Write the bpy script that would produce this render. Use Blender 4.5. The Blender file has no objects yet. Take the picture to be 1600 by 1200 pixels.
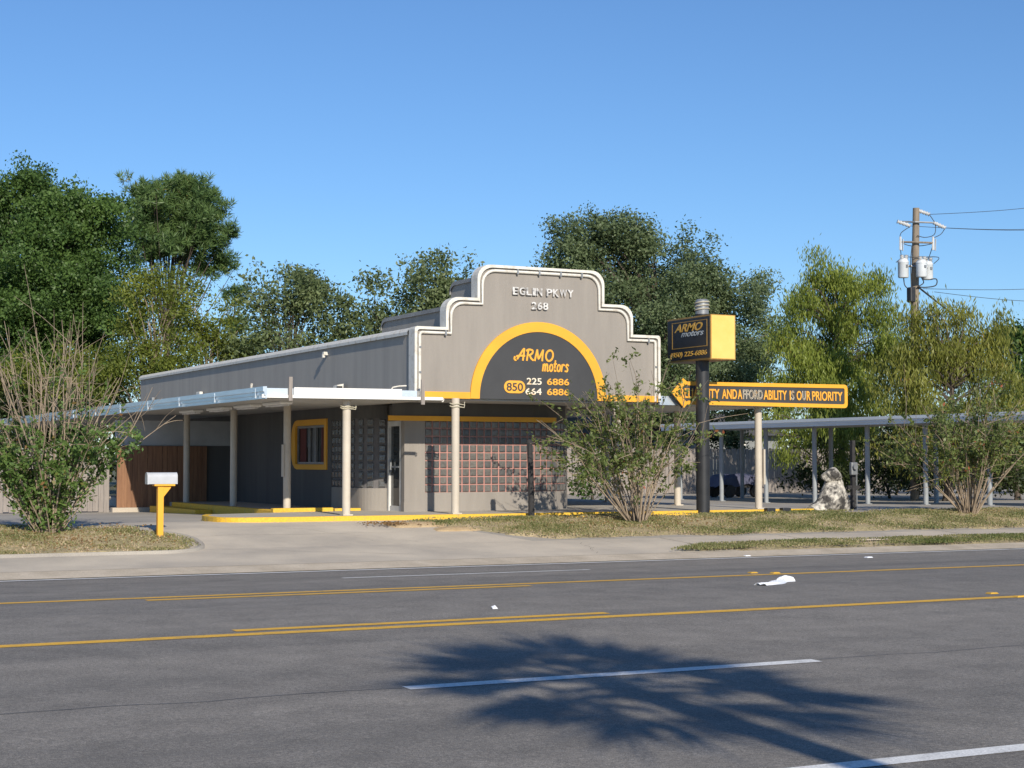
import bpy, bmesh, math, random
import numpy as np
from mathutils import Vector, Matrix
R = math.radians
random.seed(7); rng = np.random.default_rng(11)
SC = bpy.context.scene
COL = SC.collection

# ------------------------------------------------------------------ camera, sky, sun, exposure
F, YAW, H = 2600.0, R(27), 1.82
PITCH = math.atan(120 / F)
cam = bpy.data.cameras.new('camera'); co = bpy.data.objects.new('camera', cam); COL.objects.link(co)
cam.sensor_width = 36; cam.lens = F / 1600 * 36; cam.clip_end = 3000; cam.clip_start = 0.1
co.location = (0, 0, H); co.rotation_euler = (R(90) + PITCH, 0, -YAW)
SC.camera = co
SUN_EL, SUN_AZ = R(28.0), R(8.5)      # shadows run towards +Y, turned a little to +X
w = bpy.data.worlds.new('World'); SC.world = w; w.use_nodes = True
nt = w.node_tree; sky = nt.nodes.new('ShaderNodeTexSky'); sky.sky_type = 'NISHITA'; sky.sun_disc = False
sky.sun_elevation = SUN_EL; sky.sun_rotation = R(180) + SUN_AZ
sky.air_density = 1.0; sky.dust_density = 0.0; sky.ozone_density = 8.2; sky.altitude = 0
nt.links.new(sky.outputs[0], nt.nodes['Background'].inputs[0]); nt.nodes['Background'].inputs[1].default_value = 0.122
sun = bpy.data.lights.new('sun', 'SUN'); so = bpy.data.objects.new('sun', sun); COL.objects.link(so)
sun.energy = 5.0; sun.angle = R(0.53); sun.color = (1.0, 0.92, 0.79)
sd = Vector((math.sin(SUN_AZ) * math.cos(SUN_EL), math.cos(SUN_AZ) * math.cos(SUN_EL), -math.sin(SUN_EL)))
so.rotation_euler = sd.to_track_quat('-Z', 'Y').to_euler()
so.location = (-10, -20, 25)
SC.view_settings.view_transform = 'Standard'; SC.view_settings.look = 'None'
SC.view_settings.exposure = 0.0; SC.view_settings.gamma = 1.0

# ------------------------------------------------------------------ helpers
def ray(px, py):
    r, u, f = (px - 800) / F, -(py - 600) / F, 1.0
    f2 = f * math.cos(PITCH) - u * math.sin(PITCH); u2 = u * math.cos(PITCH) + f * math.sin(PITCH)
    return np.array([r * math.cos(YAW) + f2 * math.sin(YAW), -r * math.sin(YAW) + f2 * math.cos(YAW), u2])
C0 = np.array([0, 0, H])
def onZ(px, py, z): d = ray(px, py); return C0 + d * (z - H) / d[2]
def onY(px, py, Y): d = ray(px, py); return C0 + d * Y / d[1]
def atW(px, py, dist): return C0 + ray(px, py) * dist

GY = [(-400, .1), (3, .17), (5.2, .1), (6.4, -.06), (8.0, 0), (15.6, .14), (18, .165), (20.3, .14), (26.1, 0), (26.7, .07), (29.3, .22),
      (31.5, .5), (32.6, .555), (36, .555), (46, .39), (900, .39)]
gx_, gz_ = [a for a, b in GY], [b for a, b in GY]
def g(x, y): return float(np.interp(y, gx_, gz_))

def mat(name, col, rough=.75, col2=None, scale=3.0, amt=.5, bump=0.0, bscale=40., metal=0.0, spec=.5, detail=6, speck=None, stretch=None, contrast=(.35, .65)):
    m = bpy.data.materials.new(name); m.use_nodes = True
    n = m.node_tree; p = n.nodes['Principled BSDF']; L = n.links.new
    p.inputs['Roughness'].default_value = rough; p.inputs['Metallic'].default_value = metal
    p.inputs['Specular IOR Level'].default_value = spec
    geo = n.nodes.new('ShaderNodeNewGeometry'); pos = geo.outputs['Position']
    if stretch:
        mp = n.nodes.new('ShaderNodeMapping'); mp.inputs['Scale'].default_value = stretch; L(pos, mp.inputs[0]); pos = mp.outputs[0]
    c2 = col2 or tuple(c * .72 for c in col)
    nz = n.nodes.new('ShaderNodeTexNoise'); nz.inputs['Scale'].default_value = scale; nz.inputs['Detail'].default_value = detail
    nz.inputs['Roughness'].default_value = .62
    L(pos, nz.inputs['Vector'])
    rp = n.nodes.new('ShaderNodeValToRGB'); rp.color_ramp.elements[0].position = contrast[0]; rp.color_ramp.elements[1].position = contrast[1]
    rp.color_ramp.elements[0].color = (*c2, 1); rp.color_ramp.elements[1].color = (*col, 1)
    L(nz.outputs[0], rp.inputs[0]); out = rp.outputs[0]
    if speck:
        n2 = n.nodes.new('ShaderNodeTexNoise'); n2.inputs['Scale'].default_value = speck[0]; n2.inputs['Detail'].default_value = 3
        L(geo.outputs['Position'], n2.inputs['Vector'])
        r2 = n.nodes.new('ShaderNodeValToRGB'); r2.color_ramp.elements[0].position = .3; r2.color_ramp.elements[1].position = .7
        r2.color_ramp.elements[0].color = (1 - speck[1],) * 3 + (1,); r2.color_ramp.elements[1].color = (1 + speck[1],) * 3 + (1,)
        L(n2.outputs[0], r2.inputs[0])
        mx = n.nodes.new('ShaderNodeMix'); mx.data_type = 'RGBA'; mx.blend_type = 'MULTIPLY'; mx.inputs[0].default_value = 1
        L(out, mx.inputs[6]); L(r2.outputs[0], mx.inputs[7]); out = mx.outputs[2]
    L(out, p.inputs['Base Color'])
    if bump:
        nb = n.nodes.new('ShaderNodeTexNoise'); nb.inputs['Scale'].default_value = bscale; nb.inputs['Detail'].default_value = 4
        L(pos, nb.inputs['Vector'])
        b = n.nodes.new('ShaderNodeBump'); b.inputs['Strength'].default_value = bump; b.inputs['Distance'].default_value = .02
        L(nb.outputs[0], b.inputs['Height']); L(b.outputs[0], p.inputs['Normal'])
    return m

def leaf_mat(name, dark, light, third=None, trans=.35):
    m = bpy.data.materials.new(name); m.use_nodes = True
    n = m.node_tree; p = n.nodes['Principled BSDF']; L = n.links.new
    at = n.nodes.new('ShaderNodeAttribute'); at.attribute_name = 'tint'
    rp = n.nodes.new('ShaderNodeValToRGB'); e = rp.color_ramp.elements
    e[0].color = (*dark, 1); e[1].color = (*light, 1); e[1].position = .85
    if third: x = e.new(.97); x.color = (*third, 1)
    L(at.outputs['Fac'], rp.inputs[0]); L(rp.outputs[0], p.inputs['Base Color'])
    p.inputs['Roughness'].default_value = .45; p.inputs['Specular IOR Level'].default_value = .35
    t = n.nodes.new('ShaderNodeBsdfTranslucent'); L(rp.outputs[0], t.inputs[0])
    mx = n.nodes.new('ShaderNodeMixShader'); mx.inputs[0].default_value = trans
    L(p.outputs[0], mx.inputs[1]); L(t.outputs[0], mx.inputs[2]); L(mx.outputs[0], n.nodes['Material Output'].inputs[0])
    return m

def tag(o, label=None, cat=None, group=None, kind=None):
    if label: o['label'] = label
    if cat: o['category'] = cat
    if group: o['group'] = group
    if kind: o['kind'] = kind
    return o
def put(o, parent=None):
    COL.objects.link(o)
    if parent is not None:
        o.parent = parent
        o.matrix_parent_inverse = Matrix.Translation(Vector(parent.get('_w', (0, 0, 0)))).inverted()
    return o
ROOTS = []
def thing(name, loc, label, cat, group=None):
    o = bpy.data.objects.new(name, None); COL.objects.link(o); o.location = loc; o['_w'] = tuple(float(v) for v in loc)
    o.empty_display_size = .2
    ROOTS.append(o)
    return tag(o, label, cat, group)

class MB:
    def __init__(s): s.v = []; s.f = []
    def add(s, v, f):
        k = len(s.v); s.v += [tuple(map(float, p)) for p in v]; s.f += [tuple(i + k for i in q) for q in f]; return s
    def box(s, x0, x1, y0, y1, z0, z1):
        return s.add([(x0, y0, z0), (x1, y0, z0), (x1, y1, z0), (x0, y1, z0), (x0, y0, z1), (x1, y0, z1), (x1, y1, z1), (x0, y1, z1)],
                     [(0, 3, 2, 1), (4, 5, 6, 7), (0, 1, 5, 4), (1, 2, 6, 5), (2, 3, 7, 6), (3, 0, 4, 7)])
    def prism(s, poly, a, b):
        """poly: list of points; a, b: functions poly point -> 3D for front and back"""
        n = len(poly)
        v = [a(*p) for p in poly] + [b(*p) for p in poly]
        f = [tuple(range(n)), tuple(range(2 * n - 1, n - 1, -1))]
        f += [(i, i + n, (i + 1) % n + n, (i + 1) % n) for i in range(n)]
        return s.add(v, f)
    def xz(s, poly, y0, y1): return s.prism(poly, lambda x, z: (x, y0, z), lambda x, z: (x, y1, z))
    def xy(s, poly, z0, z1): return s.prism(poly, lambda x, y: (x, y, z0), lambda x, y: (x, y, z1))
    def strip(s, A, B):
        """quad strip between two equal point lists"""
        n = len(A); return s.add(list(A) + list(B), [(i, i + 1, n + i + 1, n + i) for i in range(n - 1)])
    def tube(s, pts, rad, n=8, cap=True):
        pts = [Vector(p) for p in pts]; m = len(pts)
        if not hasattr(rad, '__len__'): rad = [rad] * m
        v = []; ref = None
        for i, p in enumerate(pts):
            t = (pts[min(i + 1, m - 1)] - pts[max(i - 1, 0)])
            t = t.normalized() if t.length > 1e-9 else Vector((0, 0, 1))
            if ref is None: ref = Vector((1, 0, 0)) if abs(t.x) < .9 else Vector((0, 1, 0))
            u = (ref - t * ref.dot(t)).normalized(); ref = u; b = t.cross(u)
            for k in range(n):
                a = 2 * math.pi * k / n; v.append(p + (u * math.cos(a) + b * math.sin(a)) * rad[i])
        f = [(i * n + k, i * n + (k + 1) % n, (i + 1) * n + (k + 1) % n, (i + 1) * n + k) for i in range(m - 1) for k in range(n)]
        if cap: f += [tuple(range(n - 1, -1, -1)), tuple(range((m - 1) * n, m * n))]
        return s.add(v, f)
    def lathe(s, prof, c=(0, 0, 0), n=20):
        k = len(prof); v = []; f = []
        for r, z in prof:
            for i in range(n):
                a = 2 * math.pi * i / n; v.append((c[0] + r * math.cos(a), c[1] + r * math.sin(a), c[2] + z))
        for j in range(k - 1):
            for i in range(n): f.append((j * n + i, j * n + (i + 1) % n, (j + 1) * n + (i + 1) % n, (j + 1) * n + i))
        f += [tuple(range(n - 1, -1, -1)), tuple(range((k - 1) * n, k * n))]
        return s.add(v, f)
    def mesh(s, name, m, smooth=False):
        me = bpy.data.meshes.new(name); me.from_pydata(s.v, [], s.f); me.validate()
        bm = bmesh.new(); bm.from_mesh(me); bmesh.ops.recalc_face_normals(bm, faces=bm.faces); bm.to_mesh(me); bm.free()
        if smooth:
            me.polygons.foreach_set('use_smooth', [True] * len(me.polygons))
            try: me.set_sharp_from_angle(angle=R(40))
            except Exception: pass
        me.materials.append(m); return me
    def build(s, name, m, parent=None, smooth=False, bevel=0):
        o = bpy.data.objects.new(name, s.mesh(name, m, smooth)); put(o, parent)
        if bevel:
            b = o.modifiers.new('bevel', 'BEVEL'); b.width = bevel; b.segments = 2; b.limit_method = 'ANGLE'; b.angle_limit = R(40)
        return o
def Bx(name, m, parent, x0, x1, y0, y1, z0, z1, bevel=0): return MB().box(x0, x1, y0, y1, z0, z1).build(name, m, parent, bevel=bevel)
def pieces(name, me, parent, places):
    """one object per place sharing mesh data; place = (x, y, z, rotz)"""
    for x, y, z, a in places:
        o = bpy.data.objects.new(name, me); put(o, parent); o.location = (x, y, z); o.rotation_euler = (0, 0, a)

def word(body, parent, m, name, fit, face='front', depth=.012, shear=0, outline=False, off=0.0):
    """fit = (u0, u1, z0, z1, plane): the box the lettering fills; faces -Y (front) or -X (side, u runs along -Y)"""
    cu = bpy.data.curves.new('lettering', 'FONT'); cu.body = body; cu.shear = shear
    if outline: cu.fill_mode = 'NONE'; cu.bevel_depth = .02; cu.bevel_resolution = 0; cu.resolution_u = 3
    else: cu.extrude = .5; cu.offset = off
    o = bpy.data.objects.new('lettering', cu); COL.objects.link(o)
    dg = bpy.context.evaluated_depsgraph_get(); me = bpy.data.meshes.new_from_object(o.evaluated_get(dg))
    bpy.data.objects.remove(o); bpy.data.curves.remove(cu)
    n = len(me.vertices); a = np.empty(n * 3); me.vertices.foreach_get('co', a); a = a.reshape(-1, 3)
    lo, hi = a.min(0), a.max(0); u0, u1, z0, z1, pl = fit
    t = (a[:, 0] - lo[0]) / max(hi[0] - lo[0], 1e-6); zz = z0 + (a[:, 1] - lo[1]) / max(hi[1] - lo[1], 1e-6) * (z1 - z0)
    dd = pl - depth * (a[:, 2] - lo[2]) / max(hi[2] - lo[2], 1e-6)
    uu = u0 + t * (u1 - u0)
    b = np.stack([uu, dd, zz], 1) if face == 'front' else np.stack([dd, uu, zz], 1)
    me.vertices.foreach_set('co', b.ravel()); me.update(); me.materials.clear(); me.materials.append(m)
    o = bpy.data.objects.new(name, me); put(o, parent); return o

def ribbon(mb, pts, wd, plane, depth=.012):
    """flat stroke in XZ plane facing -Y at y=plane"""
    for (a, b) in zip(pts[:-1], pts[1:]):
        d = Vector((b[0] - a[0], b[1] - a[1])); l = d.length
        if l < 1e-6: continue
        d /= l; nrm = Vector((-d.y, d.x)) * wd / 2; e = d * wd * .28
        A = Vector(a) - e; B = Vector(b) + e
        poly = [(A + nrm), (A - nrm), (B - nrm), (B + nrm)]
        dj = random.uniform(0, .0015)
        mb.xz([(p.x, p.y) for p in poly], plane - depth - dj, plane)
def spline(pts, n=5):
    out = []; P = [pts[0]] + list(pts) + [pts[-1]]
    for i in range(1, len(P) - 2):
        for k in range(n):
            t = k / n; p0, p1, p2, p3 = (np.array(q, float) for q in P[i - 1:i + 3])
            out.append(tuple(.5 * ((2 * p1) + (-p0 + p2) * t + (2 * p0 - 5 * p1 + 4 * p2 - p3) * t * t + (-p0 + 3 * p1 - 3 * p2 + p3) * t ** 3)))
    out.append(tuple(pts[-1])); return out

# ------------------------------------------------------------------ foliage helpers
def leaf_mesh(name, c, ax, L, W, m, tint, parent=None, kind=None):
    n = len(c); ax = ax / np.maximum(np.linalg.norm(ax, axis=1, keepdims=True), 1e-6)
    rnd = rng.normal(size=(n, 3)); b = np.cross(ax, rnd); b /= np.maximum(np.linalg.norm(b, axis=1, keepdims=True), 1e-6)
    L = np.asarray(L).reshape(-1, 1) if hasattr(L, '__len__') else L; W = np.asarray(W).reshape(-1, 1) if hasattr(W, '__len__') else W
    v = np.stack([c - ax * L / 2, c + b * W / 2 - ax * L * .05, c + ax * L / 2, c - b * W / 2 - ax * L * .05], 1).reshape(-1, 3)
    me = bpy.data.meshes.new(name); me.vertices.add(4 * n); me.vertices.foreach_set('co', v.astype(np.float32).ravel())
    me.loops.add(4 * n); me.loops.foreach_set('vertex_index', np.arange(4 * n, dtype=np.int32))
    me.polygons.add(n); me.polygons.foreach_set('loop_start', np.arange(0, 4 * n, 4, dtype=np.int32))
    at = me.attributes.new('tint', 'FLOAT', 'POINT'); at.data.foreach_set('value', np.repeat(np.clip(tint, 0, 1), 4).astype(np.float32))
    me.update(); me.materials.append(m)
    o = bpy.data.objects.new(name, me); put(o, parent)
    if kind: o['kind'] = kind
    return o
def unit(n):
    d = rng.normal(size=(n, 3)); return d / np.linalg.norm(d, axis=1, keepdims=True)

def clump_points(lobes, dist, dens, sub=.8):
    """boughs over each lobe's shell and a few inside; clumps gather round the boughs, gaps stay between them"""
    cs, bi, nb0 = [], [], 0
    for px, py, rx, ry, dw in lobes:
        c = atW(px, py, dist + dw); k = dist / F; Rx, Rz = rx * k, ry * k
        n = max(6, int(dens * Rx * Rz)); nb = max(4, int(n / 6))
        d = unit(nb); q = np.where(rng.uniform(size=nb) < .42, rng.uniform(.15, .75, nb), rng.uniform(.72, 1.0, nb))
        B = c + d * q[:, None] * np.array([Rx, Rx, Rz]); i = rng.integers(0, nb, n)
        s_ = sub * min(1.0, .35 + .25 * min(Rx, Rz))
        cs.append(B[i] + rng.normal(size=(n, 3)) * [s_ * .66, s_ * .66, s_ * .52]); bi.append(i + nb0); nb0 += nb
    return np.concatenate(cs), np.concatenate(bi)

def tree(name, label, px, dist, lobes, bark, leaf, dens=9, per=60, cr=.5, L=.2, W=.11, group=None, cat='tree', trunk_r=.25, style='broad', limbs=60, up=.0, base_z=None):
    b = atW(px, 700, dist); zb = g(b[0], b[1]) if base_z is None else base_z
    t = thing(name, (b[0], b[1], zb), label, cat, group)
    cs, bi = clump_points(lobes, dist, dens)
    kp_ = cs[:, 2] > zb + .3; cs, bi = cs[kp_], bi[kp_]
    m = len(cs); zt = np.percentile(cs[:, 2], 68)
    mb = MB(); base = np.array([b[0], b[1], zb - .05])
    top = np.array([cs[:, 0].mean(), cs[:, 1].mean(), zt])
    tp = [base, base + (top - base) * np.array([.12, .12, .33]) + rng.normal(size=3) * [.1, .1, 0], base + (top - base) * np.array([.5, .5, .66]) + rng.normal(size=3) * [.2, .2, 0], top]
    tp = [np.array(p) for p in spline([tuple(p) for p in tp], 4)]
    mb.tube(tp, [trunk_r * (1.25 if i == 0 else 1 - .8 * i / (len(tp) - 1)) for i in range(len(tp))], 8)
    for i in rng.choice(m, min(limbs, m), replace=False):
        c = cs[i]; h = (c[2] - zb) / max(zt - zb, .1)
        s = min(max(h * (.55 if style != 'cypress' else .85), .1), .95) * (len(tp) - 1); j = int(s); p0 = tp[j] + (tp[min(j + 1, len(tp) - 1)] - tp[j]) * (s - j)
        mid = p0 * .45 + c * .55 + np.array([0, 0, .12 * np.linalg.norm(c - p0)]) * (1 if style != 'pine' else .3) + rng.normal(size=3) * .15
        r0 = trunk_r * (.24 if style != 'pine' else .2)
        mb.tube(spline([tuple(p0), tuple(mid), tuple(c)], 3), [r0 * (1 - .13 * k) * (.9 if k else 1) for k in range(7)], 4, cap=False)
    tr = mb.build('trunk', bark, t, smooth=True)
    ct = .55 * rng.uniform(0, 1, bi.max() + 1)[bi] + .45 * rng.uniform(0, 1, m)
    idx = np.repeat(np.arange(m), per); n = len(idx)
    if style == 'pine':      # spherical tufts of long needles
        sub = cs[idx] + np.repeat(rng.normal(size=(m * (per // 30 + 1), 3)) * cr, 30, axis=0)[:n] * [1, 1, .55]
        ax = unit(n) + [0, 0, .35]; c = sub + ax * L * .5
    elif style == 'cypress':
        c = cs[idx] + rng.normal(size=(n, 3)) * [cr, cr, cr * 1.0]
        c[:, 2] -= np.abs(rng.normal(size=n)) * cr * .6
        ax = unit(n) * .55 + [0, 0, -1]
    else:
        c = cs[idx] + rng.normal(size=(n, 3)) * [cr, cr, cr * .75]
        ax = unit(n) + [0, 0, up]
    sz = rng.uniform(.5, 1.4, n)
    leaf_mesh('crown', c, ax, L * sz, W * sz, leaf, .62 * ct[idx] + .38 * rng.uniform(0, 1, n), t)
    return t

def myrtle(label, base, spread, height, nstem, leaf, bark, leaf_lo, leaf_hi, n_leaf, lean=(0, 0), dens_pow=1.0, L=.095, W=.048):
    t = thing('crape_myrtle', base, label, 'shrub', 'crape myrtle bushes beside the road')
    mb = MB(); ends = []
    bx, by, bz = base
    for i in range(nstem):
        a = rng.uniform(0, 2 * math.pi); q = rng.uniform(0, 1) ** .6
        dx, dy = math.cos(a) * q * spread + lean[0] * q, math.sin(a) * q * spread * .8 + lean[1] * q
        hh = height * (1 - .38 * q * q) * rng.uniform(.72, 1.02)
        s0 = np.array([bx + math.cos(a) * rng.uniform(.02, .22), by + math.sin(a) * rng.uniform(.02, .2), bz - .05])
        e = np.array([bx + dx, by + dy, bz + hh]); m1 = s0 + (e - s0) * [.33, .33, .42] + rng.normal(size=3) * .06; m2 = s0 + (e - s0) * [.66, .66, .76] + rng.normal(size=3) * .1
        pts = spline([tuple(s0), tuple(m1), tuple(m2), tuple(e)], 5)
        r0 = rng.uniform(.012, .024)
        mb.tube(pts, [r0 * (1 - .8 * k / (len(pts) - 1)) for k in range(len(pts))], 5, cap=False)
        ends.append(pts)
        for _ in range(5):
            k = rng.integers(5, len(pts) - 2); p = np.array(pts[k]); d = np.array(pts[k + 1]) - p; d /= np.linalg.norm(d)
            dd = d * .6 + rng.normal(size=3) * .55 + [0, 0, .12]; ln = rng.uniform(.35, .95)
            sag = np.array([0, 0, -.12 * ln])
            tw = spline([tuple(p), tuple(p + dd * ln * .5), tuple(p + dd * ln + sag)], 3)
            mb.tube(tw, [.008 * (1 - .1 * q2) for q2 in range(len(tw))], 3, cap=False); ends.append(tw)
    mb.build('stems', bark, t)
    P, T, A = [], [], []
    allp = []
    for pts in ends:
        for a, b2 in zip(pts[:-1], pts[1:]):
            for f in (0, .33, .66): allp.append((np.array(a) * (1 - f) + np.array(b2) * f, np.array(b2) - np.array(a)))
    pos = np.array([p for p, d in allp]); dr = np.array([d for p, d in allp])
    hrel = (pos[:, 2] - bz) / height
    wgt = np.clip((hrel - leaf_lo[0]) / max(leaf_lo[1] - leaf_lo[0], .01), 0, 1) * np.clip((leaf_hi[1] - hrel) / max(leaf_hi[1] - leaf_hi[0], .01), .04, 1)
    # sprays: many leaves round a chosen twig point, so that bare twigs remain between them
    k = n_leaf // 16; ch = rng.choice(len(pos), k, p=wgt / wgt.sum()); spt = rng.uniform(0, 1, k)
    ii = np.repeat(np.arange(k), 16); n = len(ii)
    d = dr[ch] / np.maximum(np.linalg.norm(dr[ch], axis=1, keepdims=True), 1e-6) + rng.normal(size=(k, 3)) * .5
    tpar = np.tile(np.linspace(-.5, .5, 16), k)
    c = pos[ch][ii] + d[ii] * (tpar[:, None] * .36) + rng.normal(size=(n, 3)) * .035
    ax = unit(n) + d[ii] * .4 + [0, 0, -.15]
    sz = rng.uniform(.7, 1.3, n)
    leaf_mesh('foliage', c, ax, L * sz, W * sz, leaf, .5 * spt[ii] + .5 * rng.uniform(0, 1, n), t)
    return t

# ------------------------------------------------------------------ materials
M = {}
def asphalt_mat():
    m = mat('asphalt', (.232, .210, .182), .85, (.158, .145, .128), .8, speck=(110, .5), bump=.5, bscale=120, stretch=(.04, .7, 1), contrast=(.34, .62))
    n = m.node_tree; L = n.links.new; p = n.nodes['Principled BSDF']; src = p.inputs['Base Color'].links[0].from_socket
    geo = n.nodes.new('ShaderNodeNewGeometry')
    for sc, am, lo, hi in ((28, .20, .3, .7), (2.2, .10, .35, .65), (260, .34, .38, .62)):
        t = n.nodes.new('ShaderNodeTexNoise'); t.inputs['Scale'].default_value = sc; t.inputs['Detail'].default_value = 3; L(geo.outputs['Position'], t.inputs['Vector'])
        rp = n.nodes.new('ShaderNodeValToRGB'); e = rp.color_ramp.elements; e[0].position = lo; e[1].position = hi; e[0].color = (1 - am,) * 3 + (1,); e[1].color = (1 + am,) * 3 + (1,)
        L(t.outputs[0], rp.inputs[0]); mx = n.nodes.new('ShaderNodeMix'); mx.data_type = 'RGBA'; mx.blend_type = 'MULTIPLY'; mx.inputs[0].default_value = 1
        L(src, mx.inputs[6]); L(rp.outputs[0], mx.inputs[7]); src = mx.outputs[2]
    L(src, p.inputs['Base Color']); return m
M['asphalt'] = asphalt_mat()
M['lot'] = mat('weathered_lot', (.41, .37, .31), .9, (.31, .28, .24), .45, speck=(60, .14), bump=.15, bscale=90)
M['concrete'] = mat('concrete', (.59, .51, .40), .9, (.41, .36, .295), .45, speck=(70, .10), bump=.12, bscale=80)
M['slab'] = mat('slab_concrete', (.48, .44, .38), .9, (.39, .355, .30), .9, speck=(60, .1))
M['gutter'] = mat('gutter_concrete', (.55, .47, .365), .9, (.40, .335, .25), 1.2, speck=(40, .15))
M['soil'] = mat('soil', (.44, .34, .21), .95, (.32, .27, .13), 1.4, speck=(25, .3), bump=.5, bscale=25)
M['earth'] = mat('earth', (.16, .14, .08), .95, (.09, .10, .045), .5, speck=(12, .3))
M['sand'] = mat('sand', (.48, .36, .21), .95, (.40, .28, .15), 2.5, speck=(40, .15))
M['white_line'] = mat('road_white', (.74, .73, .70), .7, (.46, .45, .43), 3.5, speck=(60, .2), contrast=(.25, .5))
M['yellow_line'] = mat('road_yellow', (.74, .42, .04), .7, (.46, .29, .08), 4, speck=(60, .2), contrast=(.25, .5))
M['kerb_yellow'] = mat('kerb_yellow', (.76, .46, .04), .65, (.42, .31, .12), 5, speck=(30, .15), contrast=(.27, .44), detail=9)
M['grey_paint'] = mat('grey_stucco', (.315, .284, .25), .9, (.262, .237, .21), 1.6, bump=.35, bscale=60, stretch=(1.6, 1.6, .22), contrast=(.3, .62), detail=9)
M['side_paint'] = mat('grey_siding', (.40, .37, .325), .9, (.34, .315, .28), 1.6, bump=.1, bscale=50, stretch=(1.5, 1.5, .12))
M['charcoal_shade_wall'] = mat('charcoal_shade_wall', (.115, .112, .108), .85, (.09, .088, .086), 1.6, stretch=(1.5, 1.5, .15))  # charcoal paint, kept dark to carry the deep shade under the canopies
M['white_trim'] = mat('white_trim', (.72, .69, .62), .6, (.50, .44, .35), 6, contrast=(.28, .5), detail=9)
M['orange'] = mat('orange_paint', (.86, .42, .03), .55, (.78, .37, .03), 1.5)
M['dark_panel'] = mat('charcoal_panel', (.052, .053, .056), .7, (.042, .043, .046), 1.5)
M['letter_orange'] = mat('letter_orange', (.90, .43, .05), .5, (.84, .38, .04), 3)
M['letter_cream'] = mat('letter_cream', (.80, .72, .58), .5, (.86, .5, .16), 6, contrast=(.35, .5))
M['chrome'] = mat('letter_metal', (.70, .68, .65), .45, (.22, .21, .2), 7, contrast=(.36, .56))
M['column'] = mat('column_cream', (.60, .53, .43), .6, (.52, .455, .37), 2.5)
M['column_blue'] = mat('column_grey', (.34, .36, .37), .5, (.27, .285, .295), 2.5)
M['fascia_blue'] = mat('metal_fascia', (.80, .86, .91), .34, (.68, .74, .79), 3.0, metal=.65, stretch=(1, .25, 2))
M['carport_fascia'] = mat('carport_fascia', (.84, .87, .88), .45, (.72, .75, .77), 2.0, metal=.0, stretch=(1, .25, 6))
M['fascia_white'] = mat('white_fascia', (.82, .80, .76), .5, (.60, .45, .30), 6, contrast=(.16, .3))
M['soffit'] = mat('soffit', (.50, .49, .46), .8, (.42, .41, .385), 1.2)
M['roof'] = mat('roof_gravel', (.33, .33, .32), .9, (.25, .25, .245), 2, speck=(30, .25))
M['old_wood'] = mat('weathered_wood', (.34, .30, .265), .9, (.23, .20, .18), 3, stretch=(14, 14, .7), contrast=(.3, .7))
M['red_wood'] = mat('brown_boards', (.30, .155, .082), .85, (.20, .10, .055), 2, stretch=(9, 9, .6))
M['white_wall'] = mat('pale_band', (.50, .51, .52), .8, (.40, .41, .42), 1.5)
M['mailwhite'] = mat('mailbox_white', (.52, .53, .55), .4, (.45, .46, .48), 4)
M['black'] = mat('black_paint', (.028, .029, .032), .5, (.020, .021, .024), 4)
M['charred'] = mat('dark_timber', (.045, .042, .042), .85, (.022, .021, .022), 6, stretch=(3, 3, .6))
M['gold'] = mat('gold_trim', (.42, .25, .06), .5, (.34, .2, .05), 6)
M['sign_yellow'] = mat('sign_yellow', (.92, .60, .18), .45, (.88, .53, .13), 1.5)
M['rope'] = mat('rope', (.60, .55, .42), .9)
M['grey_metal'] = mat('grey_metal', (.33, .34, .35), .45, (.26, .27, .28), 6, metal=.5)
M['door_white'] = mat('door_frame', (.70, .69, .66), .45)
M['glass_dark'] = mat('dark_glass', (.030, .036, .038), .08, (.024, .028, .03), 2, spec=.6)
M['curtain'] = mat('curtain_red', (.16, .045, .040), .9, stretch=(8, 8, .3))
M['curtain_grey'] = mat('curtain_grey', (.20, .20, .20), .9)
M['mortar'] = mat('pink_mortar', (.53, .27, .23), .85, (.44, .225, .19), 5)
M['mortar_shaded'] = mat('shaded_mortar', (.16, .15, .15), .85)  # shaded copy of the mortar for the glass corner, shade in its colour
M['rock'] = mat('limestone', (.56, .52, .45), .92, (.06, .055, .05), 4.0, bump=1.0, bscale=9, contrast=(.43, .58), detail=10, speck=(14, .4))
M['bark'] = mat('bark', (.13, .10, .078), .95, (.07, .055, .043), 6, stretch=(3, 3, .6))
M['pale_bark'] = mat('pale_stems', (.36, .28, .20), .9, (.22, .17, .12), 6)
M['pole_wood'] = mat('pole_wood', (.30, .245, .185), .9, (.19, .155, .12), 3, stretch=(8, 8, .4))
M['transformer'] = mat('transformer_grey', (.66, .69, .71), .45, (.60, .63, .65), 3)
M['porcelain'] = mat('porcelain', (.70, .70, .69), .3)
M['wire'] = mat('wire', (.05, .05, .052), .7)
M['tarp'] = mat('navy_tarp', (.085, .09, .15), .6, (.055, .058, .10), 3)
M['litter'] = mat('white_plastic', (.85, .86, .88), .5, (.75, .78, .84), 9)
M['reflector'] = mat('reflector_amber', (.72, .42, .05), .4)
M['house'] = mat('pale_siding', (.27, .28, .28), .8)
M['shingle'] = mat('shingle_dark', (.10, .095, .09), .9)
def block_mat(name, c):
    m = mat(name, c, .16, tuple(v * .6 for v in c), 14, spec=.7, bump=.5, bscale=18, contrast=(.3, .7)); return m
GB = [block_mat('glass_block', (.175, .165, .152)), block_mat('glass_block_pale', (.215, .20, .18)), block_mat('glass_block_dark', (.14, .138, .135))]
LF = {}
LF['oak'] = leaf_mat('oak_leaf', (.036, .082, .022), (.15, .245, .060), None, .42)
LF['oak_grey'] = leaf_mat('live_oak_leaf', (.068, .108, .050), (.235, .295, .14), None, .42)
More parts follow.
